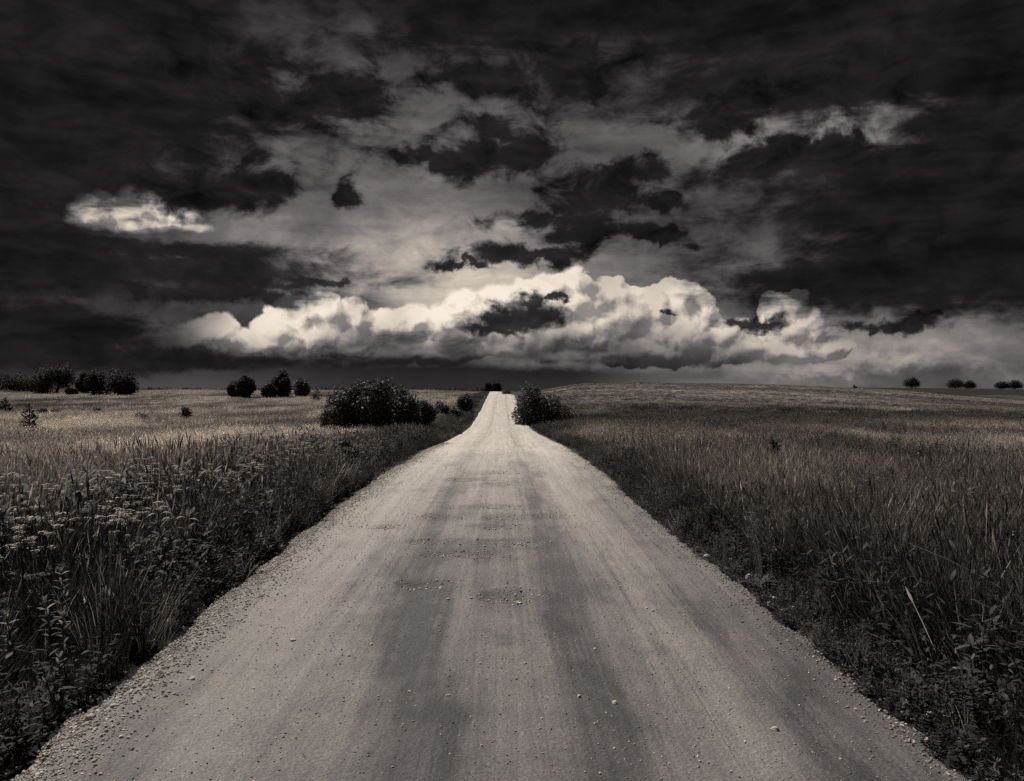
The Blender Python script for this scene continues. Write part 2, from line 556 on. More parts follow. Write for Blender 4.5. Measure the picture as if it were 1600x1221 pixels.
def principled(N, out, color, rough=0.8, spec=0.3, normal=None, trans=0.0):
    b = N.t.nodes.new('ShaderNodeBsdfPrincipled')
    N.put(b.inputs['Base Color'], color); N.put(b.inputs['Roughness'], rough)
    N.put(b.inputs['Specular IOR Level'], spec)
    if normal is not None:
        N.put(b.inputs['Normal'], normal)
    sh = b.outputs[0]
    if trans > 0:
        tr = N.t.nodes.new('ShaderNodeBsdfTranslucent'); N.put(tr.inputs['Color'], color)
        mx = N.t.nodes.new('ShaderNodeMixShader'); mx.inputs[0].default_value = trans
        N.t.links.new(sh, mx.inputs[1]); N.t.links.new(tr.outputs[0], mx.inputs[2])
        sh = mx.outputs[0]
    N.t.links.new(sh, out.inputs['Surface'])
    return b


def bump(N, height, strength, dist, normal=None):
    b = N.t.nodes.new('ShaderNodeBump'); b.inputs['Strength'].default_value = strength
    b.inputs['Distance'].default_value = dist
    N.put(b.inputs['Height'], height)
    if normal is not None:
        N.put(b.inputs['Normal'], normal)
    return b.outputs[0]


SEP_D, SEP_L = (1.04, 0.955, 0.955), (1.105, 0.985, 0.875)      # dark and light ends of the print's tone


def sepia(N, g):
    """grey value to the photograph's warm grey"""
    t = N.mixc(N.ss(g, 0.03, 0.30), SEP_D, SEP_L)
    return N.v('SCALE', t, scale=g)


def m_grass(name, dark, light, trans=0.35, tipgain=0.6, rough=0.55, spread=(2.5, 0.45, 2.6)):
    m, N, out = material(name)
    tone = attr(N, 'tone', 'INSTANCER')
    tip = attr(N, 'tip')
    oi = N.t.nodes.new('ShaderNodeObjectInfo')
    geo = N.t.nodes.new('ShaderNodeNewGeometry')
    j = N.mul(N.ss(oi.outputs['Random'], 0, 1, 0.72, 1.3, smooth=False), N.ss(N.m('POWER', geo.outputs['Random Per Island'], spread[0]), 0, 1, spread[1], spread[2], smooth=False))
    g = N.mix(tone, dark, light)
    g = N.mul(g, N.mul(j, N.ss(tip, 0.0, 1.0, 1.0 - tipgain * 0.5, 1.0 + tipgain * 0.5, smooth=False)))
    principled(N, out, sepia(N, g), rough, 0.12, trans=trans)
    return m


def m_plain(name, g, rough=0.6, spec=0.3, trans=0.0, var=0.3, scale=3.0, tip=0.0):
    m, N, out = material(name)
    geo = N.t.nodes.new('ShaderNodeNewGeometry')
    oi = N.t.nodes.new('ShaderNodeTexCoord')
    n = N.noise(oi.outputs['Object'], scale, 3, 0.6)
    v = N.mul(g, N.ss(n, 0.25, 0.75, 1 - var, 1 + var, smooth=False))
    r = N.ss(geo.outputs['Random Per Island'], 0, 1, 1 - var, 1 + var, smooth=False)
    v = N.mul(v, r)
    if tip:
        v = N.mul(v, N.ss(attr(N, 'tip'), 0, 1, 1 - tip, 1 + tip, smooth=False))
    principled(N, out, sepia(N, v), rough, spec, trans=trans)
    return m


M = {}
M['leaf_dark'] = m_plain('willow_leaf', 0.066, 0.6, 0.25, 0.22, 0.45, 2.0)
M['leaf_grey'] = m_plain('grey_leaf', 0.085, 0.6, 0.25, 0.25, 0.4, 2.0)
M['leaf_black'] = m_plain('distant_leaf', 0.030, 0.7, 0.15, 0.15, 0.4, 1.0)
M['needle'] = m_plain('needle', 0.030, 0.6, 0.25, 0.1, 0.4, 2.0)
M['bark'] = m_plain('bark', 0.06, 0.9, 0.1, 0.0, 0.4, 12.0)
M['weed'] = m_plain('weed_leaf', 0.045, 0.65, 0.2, 0.28, 0.45, 6.0)
M['weed_pale'] = m_plain('pale_leaf', 0.22, 0.65, 0.2, 0.25, 0.25, 6.0)
M['stem'] = m_plain('green_stem', 0.075, 0.6, 0.3, 0.1, 0.3, 9.0)
M['straw'] = m_plain('dry_straw', 0.42, 0.7, 0.2, 0.15, 0.25, 9.0)
M['petal'] = m_plain('white_floret', 0.56, 0.7, 0.2, 0.3, 0.25, 30.0)
M['stone'] = m_plain('limestone', 0.42, 0.85, 0.2, 0.0, 0.35, 22.0)


# ------------------------------------------------------------------ ground sheet
def sinh_axis(a, b, n, sharp, c=0.0):
    t = np.linspace(-1, 1, n)
    s = np.sinh(sharp * t) / math.sinh(sharp)
    return np.where(s < 0, -s * (a - c) + c, s * (b - c) + c)


GX = sinh_axis(-7000, 7000, 421, 9.0)
GY = np.concatenate([np.linspace(-60, 3, 24)[:-1], np.linspace(3, 30, 100)[:-1], np.geomspace(30, 700, 230)[:-1], np.geomspace(700, 9000, 24)])
gx, gy = np.meshgrid(GX, GY)
gz = ground(gx, gy)


def field_tone(x, y):
    """how pale the plant cover is: 0 dark green, 1 straw; includes painted vignette and verge shade"""
    x = np.asarray(x, float); y = np.asarray(y, float)
    mid = 0.5 * (f_xl(y) + f_xr(y))
    left = x < mid
    d = np.where(left, xl(y) - x, x - xr(y))
    n1 = fbm(x * 0.05, y * 0.022, 4, 21)
    n2_ = fbm(x * 0.22, y * 0.07, 4, 31)
    n3 = fbm(x * 0.9, y * 0.5, 3, 41)
    # left: dry grass meadow with darker weed patches
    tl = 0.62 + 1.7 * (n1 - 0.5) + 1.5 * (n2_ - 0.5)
    tl = tl * (0.22 + 0.78 * sstep(1.6, 5.0, d)) * (0.25 + 0.75 * sstep(7, 16, y))  # vignette painted in towards the camera, on top of the darker verge plants
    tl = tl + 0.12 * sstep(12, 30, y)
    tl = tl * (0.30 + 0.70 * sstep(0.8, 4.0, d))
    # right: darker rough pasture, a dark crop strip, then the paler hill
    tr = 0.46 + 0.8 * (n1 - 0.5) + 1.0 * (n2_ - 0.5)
    tr = tr * (0.10 + 0.90 * sstep(6, 18, y)) * (0.26 + 0.74 * sstep(0.3, 1.7, d))  # foreground vignette and road-edge shade painted into the pasture tone
    az = x / np.maximum(y, 1.0)
    strip = sstep(46, 70, y + 8 * (n1 - 0.5)) * (1 - sstep(98, 120, y + 26 * (az - .2) + 10 * (n1 - 0.5))) * sstep(0.10, 0.24, az)
    hill = sstep(100, 118, y)
    contour = fbm(x * 0.02 + 0.15 * np.sin(y * 0.02), y * 0.11 + x * 0.022, 4, 55)
    th = 0.46 + 1.1 * (contour - 0.5) + 0.10 * sstep(170, 215, y)
    tr = tr * (1 - hill) + th * hill
    tr = tr * (1 - strip) + (0.13 + 0.40 * np.maximum(n2_ - 0.42, 0)) * strip
    tr = tr * (1 - 0.8 * sstep(255, 300, y))
    t = np.where(left, tl, tr) + 0.35 * (n3 - 0.5)
    t = np.where(y > 430, 0.05, t)
    return np.clip(t, 0.02, 1.0)


m_ground, N, out = material('meadow_ground')
tcn = N.t.nodes.new('ShaderNodeTexCoord')
gp = tcn.outputs['Object']
g_t = attr(N, 'tone')
ga = N.noise(N.v('MULTIPLY', gp, (1, 0.35, 1)), 0.9, 6, 0.65)
gb = N.noise(N.v('MULTIPLY', gp, (0.35, 0.9, 1)), 0.12, 5, 0.65)
gg = N.mix(g_t, 0.016, 0.25)
gg = N.mul(gg, N.mul(N.ss(ga, 0.25, 0.75, 0.55, 1.45, smooth=False), N.ss(gb, 0.3, 0.7, 0.75, 1.25, smooth=False)))
principled(N, out, sepia(N, gg), 0.9, 0.05, bump(N, ga, 0.8, 0.25))
nr, nc = gx.shape
idx = np.arange(nr * nc).reshape(nr, nc)
gf = np.stack([idx[:-1, :-1], idx[:-1, 1:], idx[1:, 1:], idx[1:, :-1]], -1).reshape(-1, 4)
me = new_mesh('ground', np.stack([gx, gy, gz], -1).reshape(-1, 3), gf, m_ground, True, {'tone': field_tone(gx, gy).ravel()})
link('ground', me, kind='structure', label='rolling meadow and pasture ground on both sides of the gravel road')

# ------------------------------------------------------------------ gravel road
RY = np.concatenate([np.arange(-20, 3.4, 0.4), np.arange(3.4, 22, 0.05), np.geomspace(22, 360, 330)])
NU = 121
u = np.linspace(0, 1, NU)
rl, rr = xl(RY) - 0.10, xr(RY) + 0.10
rx = rl[:, None] + (rr - rl)[:, None] * u[None, :]
ry = np.repeat(RY[:, None], NU, 1)


POTS = [(790, 885, .42, .10, .030), (665, 958, .26, .07, .022), (800, 980, .30, .10, .026), (690, 838, .3, .09, .02), (770, 855, .34, .08, .022),
        (790, 840, .34, .09, .02), (670, 880, .22, .07, .018), (780, 780, .5, .12, .02), (855, 836, .25, .07, .018),
        (600, 855, .22, .06, .014), (760, 905, .36, .09, .02), (690, 902, .24, .06, .016), (780, 760, .6, .14, .02), (735, 770, .5, .12, .018),
        (770, 820, .5, .1, .02)]
POT_W = []
for (px, py, a, b, dep) in POTS:
    X, Y, Z = on_ground(px, py)
    POT_W.append((X, Y, a, max(b * 2.2, 0.14), dep))


def road_surface(x, y):
    uu = (x - xl(y)) / (xr(y) - xl(y))
    c = (uu - 0.5) * 2
    z = road_z(y) + 0.05 * (1 - c * c) - 0.03
    z = z - 0.018 * np.exp(-((x + 0.9) / 0.26) ** 2) - 0.018 * np.exp(-((x - 0.68) / 0.24) ** 2) - 0.015 * np.exp(-((x - 1.95) / 0.22) ** 2)
    z = z + 0.030 * np.exp(-((xl(y) + 0.28 - x) / 0.16) ** 2) + 0.022 * np.exp(-((x - xr(y) + 0.22) / 0.14) ** 2)
    z = z + (fbm(x * 1.3, y * 0.5, 4, 61) - 0.5) * 0.05 + (fbm(x * 6, y * 2.5, 3, 71) - 0.5) * 0.010
    for (X, Y, a, b, dep) in POT_W:
        r2 = ((x - X) / a) ** 2 + ((y - Y) / b) ** 2
        z = z - 1.8 * dep * np.exp(-r2 ** 1.5) + dep * 0.6 * np.exp(-((np.sqrt(r2) - 1.35) / 0.3) ** 2)
    e = np.minimum(x - xl(y), xr(y) - x)
    return z - 0.14 * sstep(0.10, -0.10, e)


rz_ = road_surface(rx, ry)
damp = np.zeros_like(rx)
for (X, Y, a, b, dep) in POT_W:
    damp += 0.9 * np.exp(-(((rx - X) / (a * 1.7)) ** 2 + ((ry - Y) / (b * 2.0)) ** 2))
damp += 1.0 * np.exp(-(((rx + 0.1) / 1.0) ** 2 + ((ry - 10.2) / 2.6) ** 2))
m_road, N, out = material('gravel')
tcn = N.t.nodes.new('ShaderNodeTexCoord')
gp = tcn.outputs['Object']
X_, Y_, Z_ = N.sep(gp)
XW = N.mad(N.sub(N.noise(N.xyz(0.0, N.mul(Y_, 0.22), 0.0), 1.0, 3, 0.6), 0.5), 0.7, X_)   # tracks wander a little


def track(c, w, g):
    q = N.mul(N.sub(XW, c), 1.0 / w)
    return N.mul(N.m('EXPONENT', N.mul(N.mul(q, q), -1.0)), g)


streak = N.noise(N.v('MULTIPLY', gp, (6.5, 0.10, 1)), 1.0, 6, 0.66, dist=0.12)
strk2 = N.noise(N.v('MULTIPLY', gp, (20.0, 0.5, 1)), 1.0, 4, 0.6, dist=0.4)
patch = N.noise(N.v('MULTIPLY', gp, (1.0, 0.35, 1)), 1.1, 6, 0.65, dist=0.4)
cross = N.noise(N.v('MULTIPLY', gp, (0.5, 2.2, 1)), 1.4, 5, 0.6)
grain = N.noise(gp, 55.0, 5, 0.8)
peb = N.voro(gp, 38.0, 'F1')
pebc = N.voro(gp, 38.0, 'F1', 'Color')
XL_ = N.sub(XW, N.ss(Y_, 4.0, 10.5, 0.42, -0.10))            # the left wheel lane swings towards the middle near the camera
ql = N.mul(N.add(XL_, 0.95), 1.0 / 0.33)
lane = N.mul(N.m('EXPONENT', N.mul(N.mul(ql, ql), -1.0)), 0.85)
dark = N.add(N.add(lane, track(0.68, 0.30, 0.95)), N.add(track(2.25, 0.5, 0.85), N.add(track(1.55, 0.22, -0.25), N.add(track(-0.1, 0.7, 0.22), track(-2.0, 0.4, -0.2)))))  # rightmost track broadened and darkened: painted vignette on top of its real rut
dark = N.mul(dark, N.ss(patch, 0.30, 0.62, 0.80, 1.12))
dark = N.add(dark, N.ss(patch, 0.46, 0.70, -0.12, 0.45))
dark = N.add(dark, N.mul(attr(N, 'damp'), 0.35))
near = N.ss(Y_, 5.0, 28.0, smooth=False)                       # painted falloff: gravel darkened by the camera, brightened far off like sheen
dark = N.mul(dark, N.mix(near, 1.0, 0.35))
blot = N.noise(N.v('MULTIPLY', gp, (1.0, 0.6, 1)), 5.0, 6, 0.7, dist=0.3)
dark = N.add(dark, N.mul(N.sub(blot, 0.5), 0.65))
dark = N.add(dark, N.mul(N.sub(streak, 0.5), 1.5))
dark = N.add(dark, N.mul(N.sub(strk2, 0.5), 0.7))
dark = N.add(dark, N.mul(N.sub(cross, 0.5), 0.55))
strk3 = N.noise(N.v('MULTIPLY', gp, (46.0, 0.28, 1)), 1.0, 3, 0.6, dist=0.25)
lines = N.mul(N.ss(strk3, 0.56, 0.70), N.add(track(1.55, 0.55, 0.55), N.add(track(0.1, 0.6, 0.22), track(-1.9, 0.5, 0.28))))
dark = N.add(dark, lines)
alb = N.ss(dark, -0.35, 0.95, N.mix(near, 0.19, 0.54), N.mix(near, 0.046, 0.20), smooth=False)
alb = N.mul(alb, N.ss(grain, 0.25, 0.75, 0.45, 1.55, smooth=False))
pr_, pg_, pb_ = N.sep(pebc)
alb = N.mul(alb, N.mix(N.ss(peb, 0.42, 0.20), 1.0, N.ss(pr_, 0.0, 1.0, 0.70, 1.45, smooth=False)))
nrm = bump(N, N.mad(grain, 0.7, N.mul(peb, -0.6)), 0.55, 0.02)
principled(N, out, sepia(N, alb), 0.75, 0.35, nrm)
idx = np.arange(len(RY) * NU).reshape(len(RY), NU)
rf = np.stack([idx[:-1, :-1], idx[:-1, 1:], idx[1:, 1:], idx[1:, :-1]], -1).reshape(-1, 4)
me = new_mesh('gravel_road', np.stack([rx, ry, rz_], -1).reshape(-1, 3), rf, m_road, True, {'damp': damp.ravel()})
link('gravel_road', me, kind='structure', label='pale rutted gravel road running straight to the horizon')

# ------------------------------------------------------------------ scattered ground cover
def rot_z(v, a):
    c, s = math.cos(a), math.sin(a)
    return Vector((v[0] * c - v[1] * s, v[0] * s + v[1] * c, v[2]))


def grass_clump(name, mat, n, rad, h, hvar, wid, lean, seed, segs=3, seedheads=0.0, curl=0.5):
    r = random.Random(seed)
    mb = MB()
    for i in range(n):
        a = r.uniform(0, 2 * math.pi); q = rad * math.sqrt(r.random())
        base = Vector((q * math.cos(a), q * math.sin(a), -0.05))
        hh = h * (1 + r.uniform(-hvar, hvar * 0.6))
        la = a + r.gauss(0, 0.9); ln = abs(r.gauss(0, lean))
        dirx = Vector((math.cos(la), math.sin(la), 0))
        fa = r.uniform(0, 2 * math.pi)
        sv = Vector((math.cos(fa), math.sin(fa), 0))
        stem = r.random() < seedheads
        w = wid * r.uniform(0.6, 1.3) * (0.55 if stem else 1.0)
        cc = curl * r.uniform(0.4, 1.5) * (0.35 if stem else 1.0)
        Lf, Rt = [], []
        for k in range(segs + 1):
            t = k / segs
            p = base + Vector((0, 0, 1)) * hh * (t - 0.18 * cc * t * t * t) + dirx * hh * (ln * t + cc * 0.45 * t * t)
            ww = w * (1 - 0.55 * t) if stem else w * (1 - t ** 1.8) + w * 0.04
            Lf.append(p - sv * ww * 0.5); Rt.append(p + sv * ww * 0.5)
        mb.quad_strip(Lf, Rt)
        if stem:                       # feathery ear at the top of the stalk
            p0 = (Lf[-1] + Rt[-1]) / 2
            dr = (p0 - (Lf[-2] + Rt[-2]) / 2).normalized()
            el = hh * r.uniform(0.10, 0.2)
            for s2 in (sv, rot_z(sv, 1.57)):
                ps = [p0, p0 + dr * el * 0.4, p0 + dr * el]
                wsx = [w * 0.5, w * 1.7, w * 0.1]
                mb.quad_strip([p - s2 * x for p, x in zip(ps, wsx)], [p + s2 * x for p, x in zip(ps, wsx)], [1.0, 1.25, 1.35])
    return bpy.data.objects.new(name, mb.mesh(name, mat))


def weed_clump(name, mat, n, rad, h, leaf, seed, per=9, wl=0.34):
    r = random.Random(seed)
    mb = MB()
    for i in range(n):
        a = r.uniform(0, 2 * math.pi); q = rad * math.sqrt(r.random())
        hh = h * r.uniform(0.55, 1.1)
        ln = Vector((r.gauss(0, 0.14), r.gauss(0, 0.14), 1)) * hh
        b = Vector((q * math.cos(a), q * math.sin(a), -0.04))
        sw = 0.004 + 0.002 * h
        fa = r.uniform(0, 3.14)
        sv = Vector((math.cos(fa), math.sin(fa), 0)) * sw
        mb.quad_strip([b - sv, b + ln * 0.5 - sv * .8, b + ln - sv * .3], [b + sv, b + ln * 0.5 + sv * .8, b + ln + sv * .3], [0, .4, .8])
        for k in range(per):
            t = 0.2 + 0.8 * (k + r.random()) / per
            aa = r.uniform(0, 2 * math.pi)
            el = r.uniform(-0.1, 0.8)
            d = Vector((math.cos(aa) * math.cos(el), math.sin(aa) * math.cos(el), math.sin(el)))
            l = leaf * r.uniform(0.6, 1.25) * (1.15 - 0.5 * t)
            leaf_strip(mb, b + ln * t, d, (0, 0, 1), l, l * wl, r.uniform(0.1, 0.7), 3, h0=0.2 + 0.5 * t, h1=0.5 + 0.5 * t)
    return bpy.data.objects.new(name, mb.mesh(name, mat))


def pebble(name, mat, seed, rough=0.25):
    import bmesh
    bm = bmesh.new()
    bmesh.ops.create_icosphere(bm, subdivisions=1, radius=1.0)
    r = random.Random(seed)
    for v in bm.verts:
        v.co *= 1 + r.uniform(-rough, rough)
    sx, sy, sz = r.uniform(0.8, 1.2), r.uniform(0.7, 1.0), r.uniform(0.45, 0.7)
    for v in bm.verts:
        v.co = Vector((v.co.x * sx, v.co.y * sy, v.co.z * sz))
    me = bpy.data.meshes.new(name); bm.to_mesh(me); bm.free()
    me.materials.append(mat)
    return me


def scatter(name, pts, scl, tone, variants, label, cat, tilt=0.0, lean=(0, 0), pick=None, seed=1):
    """one ground-cover object: its points carry instances of a few small meshes"""
    g = np.random.default_rng(seed)
    n = len(pts)
    me = bpy.data.meshes.new(name)
    me.vertices.add(n); me.vertices.foreach_set('co', np.asarray(pts, np.float32).ravel())
    rot = np.zeros((n, 3), np.float32)
    rot[:, 0] = lean[0] + g.normal(0, tilt, n); rot[:, 1] = lean[1] + g.normal(0, tilt, n)
    rot[:, 2] = g.uniform(0, 2 * math.pi, n) if tilt < 1 else g.uniform(0, 6.28, n)
    a = me.attributes.new('rot', 'FLOAT_VECTOR', 'POINT'); a.data.foreach_set('vector', rot.ravel())
    a = me.attributes.new('scl', 'FLOAT', 'POINT'); a.data.foreach_set('value', np.asarray(scl, np.float32))
    a = me.attributes.new('tone', 'FLOAT', 'POINT'); a.data.foreach_set('value', np.asarray(tone, np.float32))
    a = me.attributes.new('pick', 'INT', 'POINT')
    a.data.foreach_set('value', (g.integers(0, len(variants), n) if pick is None else pick).astype(np.int32))
    o = link(name, me, label=label, cat=cat, kind='stuff')
    gt = bpy.data.node_groups.new(name, 'GeometryNodeTree')
    gt.interface.new_socket('Geometry', in_out='INPUT', socket_type='NodeSocketGeometry')
    gt.interface.new_socket('Geometry', in_out='OUTPUT', socket_type='NodeSocketGeometry')
    nd = gt.nodes.new; ln = gt.links.new
    gi, go = nd('NodeGroupInput'), nd('NodeGroupOutput')
    jn = nd('GeometryNodeJoinGeometry')
    for v in variants:
        oi = nd('GeometryNodeObjectInfo'); oi.inputs['Object'].default_value = v
        oi.inputs['As Instance'].default_value = True
        ln(oi.outputs['Geometry'], jn.inputs[0])
    ip = nd('GeometryNodeInstanceOnPoints')

    def na(nm, ty):
        q = nd('GeometryNodeInputNamedAttribute'); q.data_type = ty; q.inputs['Name'].default_value = nm
        return q.outputs[0]
    ln(gi.outputs[0], ip.inputs['Points']); ln(jn.outputs[0], ip.inputs['Instance'])
    ip.inputs['Pick Instance'].default_value = True
    ln(na('pick', 'INT'), ip.inputs['Instance Index'])
    ln(na('rot', 'FLOAT_VECTOR'), ip.inputs['Rotation'])
    ln(na('scl', 'FLOAT'), ip.inputs['Scale'])
    ln(ip.outputs[0], go.inputs[0])
    md = o.modifiers.new('scatter', 'NODES'); md.node_group = gt
    return o


def wedge(n, y0, y1, margin, seed, ypow=2.0):
    """n random ground points in the camera's field of view plus a margin, off the road"""
    g = np.random.default_rng(seed)
    t = g.random(n * 2)
    y = (y0 ** ypow + t * (y1 ** ypow - y0 ** ypow)) ** (1 / ypow)
    half = y * 0.70 + margin
    x = g.uniform(-1, 1, n * 2) * half
    mid = 0.5 * (f_xl(y) + f_xr(y))
    d = np.where(x < mid, xl(y) - x, x - xr(y))
    return x, y, d


def pts3(x, y, dz=0.0):
    return np.stack([x, y, ground(x, y) + dz], -1)


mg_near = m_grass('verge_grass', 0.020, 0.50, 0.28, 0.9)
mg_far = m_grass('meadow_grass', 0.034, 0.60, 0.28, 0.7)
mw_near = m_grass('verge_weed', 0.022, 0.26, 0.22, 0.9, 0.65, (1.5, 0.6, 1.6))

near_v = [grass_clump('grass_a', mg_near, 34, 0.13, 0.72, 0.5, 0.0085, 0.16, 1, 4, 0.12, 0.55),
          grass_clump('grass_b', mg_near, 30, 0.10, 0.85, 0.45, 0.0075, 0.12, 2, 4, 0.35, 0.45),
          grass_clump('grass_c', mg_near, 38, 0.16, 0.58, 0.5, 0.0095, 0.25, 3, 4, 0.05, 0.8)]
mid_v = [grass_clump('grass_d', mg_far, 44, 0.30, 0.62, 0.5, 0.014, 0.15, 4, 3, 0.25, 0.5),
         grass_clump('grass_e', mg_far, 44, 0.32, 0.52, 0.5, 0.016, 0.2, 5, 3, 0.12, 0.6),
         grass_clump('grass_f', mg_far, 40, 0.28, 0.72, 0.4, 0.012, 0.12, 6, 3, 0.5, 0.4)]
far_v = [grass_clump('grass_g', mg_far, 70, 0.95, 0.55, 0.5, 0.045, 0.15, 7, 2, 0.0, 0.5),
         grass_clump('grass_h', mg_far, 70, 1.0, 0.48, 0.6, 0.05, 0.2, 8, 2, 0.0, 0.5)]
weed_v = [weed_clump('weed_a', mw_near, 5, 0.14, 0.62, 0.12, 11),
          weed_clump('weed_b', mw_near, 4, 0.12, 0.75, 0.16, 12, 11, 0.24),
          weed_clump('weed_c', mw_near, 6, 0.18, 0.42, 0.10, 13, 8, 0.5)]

# single plants that stand clear of the grass: (x, y, radius)
CLEAR = [(pix(p, q), q, rr) for (p, q, rr) in [(104, 5.75, .30), (84, 6.1, .28), (30, 5.9, .3), (98, 6.7, .28), (1185, 8.5, .55), (1235, 8.9, .45), (1120, 11, .4),
         (1440, 6.0, .35), (1400, 5.7, .3), (1300, 7.0, .3), (1190, 8.9, .3), (1135, 10, .3), (205, 8.4, .3), (262, 8.6, .35), (120, 6.6, .25)]]


def cleared(x, y, f=1.0):
    k = np.ones(len(x))
    for (a, b, rr) in CLEAR:                      # also the strip towards the camera
        q = ((x - a) / (rr * f)) ** 2 + ((y - b + 0.35) / (rr * 1.7 * f)) ** 2
        k = k * (1 - 0.9 * np.exp(-q ** 2))
    return k


# near verges
x, y, d = wedge(30000, 3.2, 18, 1.2, 101, 1.5)
left = x < 0
keep = (d > np.where(left, 0.02, -0.06) + np.where(left, 0.50, 0.35) * rng.random(len(d)) ** 1.5)
patchy = fbm(x * 0.9, y * 0.6, 3, 123)
keep &= (rng.random(len(d)) < np.where(left, 0.35 + 1.0 * sstep(0.35, 0.6, patchy), 0.6 + 0.6 * patchy))
x, y, d, left = x[keep], y[keep], d[keep], left[keep]
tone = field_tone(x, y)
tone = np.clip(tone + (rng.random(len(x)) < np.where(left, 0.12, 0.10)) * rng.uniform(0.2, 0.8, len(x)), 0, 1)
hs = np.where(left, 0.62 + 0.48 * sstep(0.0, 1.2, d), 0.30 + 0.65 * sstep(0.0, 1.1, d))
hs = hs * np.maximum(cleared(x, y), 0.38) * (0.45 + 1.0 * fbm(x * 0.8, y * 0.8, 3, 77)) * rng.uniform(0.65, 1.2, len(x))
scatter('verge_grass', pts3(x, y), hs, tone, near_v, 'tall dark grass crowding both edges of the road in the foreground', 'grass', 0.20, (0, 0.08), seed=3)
# weeds among it
x, y, d = wedge(13000, 3.2, 30, 1.2, 102, 1.3)
pw = fbm(x * 0.5, y * 0.35, 3, 88)
keep = (d > 0.05) & (rng.random(len(d)) < cleared(x, y, 0.8)) & (rng.random(len(d)) < np.where(x < 0, 0.22 + 0.40 * (d < 3.0), 0.30 + 0.5 * (d < 1.2)) * (1 - sstep(13, 29, y)) * (1 - 0.7 * sstep(4, 8, d))) & (pw > 0.40)
x, y, d = x[keep], y[keep], d[keep]
tone = np.clip(0.15 + 0.5 * (fbm(x * 1.2, y * 0.9, 2, 90) - 0.3) + rng.normal(0, 0.12, len(x)), 0, 1) * np.where(x > 0, 0.25 + 0.5 * sstep(1, 4, d), 0.35 + 0.65 * sstep(0.3, 1.6, d))  # weed colour darkened towards the road as painted verge shade
ry_ = (3.2 ** 0.6 + rng.random(1500) * (26 ** 0.6 - 3.2 ** 0.6)) ** (1 / 0.6)
rx_ = xr(ry_) + rng.uniform(-0.10, 0.55, 1500)
nlow = len(x)
x = np.concatenate([x, rx_]); y = np.concatenate([y, ry_]); d = np.concatenate([d, np.full(1500, -1.0)])
tone = np.concatenate([tone, np.clip(rng.normal(0.12, 0.1, 1500), 0, 1)])
scatter('verge_weeds', pts3(x, y), np.where(d < -0.5, 0.55, 1.0) * (0.5 + 0.65 * sstep(0, 1.3, d)) * np.where(x < 0, 1.22, 1.0) * rng.uniform(0.6, 1.3, len(x)), tone, weed_v,
        'dark leafy weeds mixed into the grass of the verges', 'weeds', 0.1, seed=4)
# middle distance
x, y, d = wedge(52000, 13, 85, 3, 103, 1.5)
keep = (d > 0.15 + 0.25 * rng.random(len(d)))
x, y, d = x[keep], y[keep], d[keep]
tn = field_tone(x, y)
tone = np.clip(tn + rng.normal(0, 0.10, len(x)), 0, 1)
hs = (0.50 + 0.30 * sstep(0, 2, d)) * (0.6 + 0.7 * fbm(x * 0.3, y * 0.2, 3, 79)) * rng.uniform(0.7, 1.2, len(x))
bx_, by_, _ = on_ground(590, 668)
hs = hs * (1 - 0.65 * np.exp(-(((x - bx_) / 5.5) ** 2 + ((y - by_ + 2.5) / 4.0) ** 2)))
scatter('meadow_grass', pts3(x, y), hs, tone, mid_v, 'pale dry meadow grass in the middle distance', 'grass', 0.24, (0, 0.10), seed=5)
# rank weeds in patches through both fields
x, y, d = wedge(16000, 14, 75, 2, 106, 1.5)
pw = fbm(x * 0.28, y * 0.14, 4, 188) + 0.10 * (x > 0)
keep = (d > 0.8) & (pw > 0.56)
x, y, d = x[keep], y[keep], d[keep]
tone = np.clip(rng.normal(0.18, 0.12, len(x)), 0, 1) * np.where(x > 0, 0.6, 1.0)
scatter('field_weeds', pts3(x, y), rng.uniform(0.6, 1.35, len(x)), tone, weed_v, 'dark patches of rank weeds spread through the fields', 'weeds', 0.12, seed=14)
# far field
x, y, d = wedge(42000, 48, 330, 10, 104, 1.5)
keep = (d > 0.9) & ~((x > 5) & (y > 250))
x, y, d = x[keep], y[keep], d[keep]
tone = np.clip(0.72 * field_tone(x, y) + rng.normal(0, 0.16, len(x)), 0, 1)
hill = sstep(95, 125, y) * (x > 3)
hs = (0.65 + 0.5 * (fbm(x * 0.1, y * 0.06, 3, 80) - 0.3)) * rng.uniform(0.6, 1.2, len(x)) * (1 - 0.45 * hill)
scatter('far_grass', pts3(x, y), hs, tone, far_v, 'distant field grass running up to the skyline', 'grass', 0.08, seed=6)

# ------------------------------------------------------------------ loose gravel
m_peb, N, out = material('loose_gravel')
oi = N.t.nodes.new('ShaderNodeObjectInfo')
g = N.mix(attr(N, 'tone', 'INSTANCER'), 0.14, 0.62)
g = N.mul(g, N.ss(oi.outputs['Random'], 0, 1, 0.55, 1.35, smooth=False))
principled(N, out, sepia(N, g), 0.85, 0.2)
peb_v = [bpy.data.objects.new('pebble_%s' % c, pebble('pebble_%s' % c, m_peb, 30 + i)) for i, c in enumerate('abcd')]


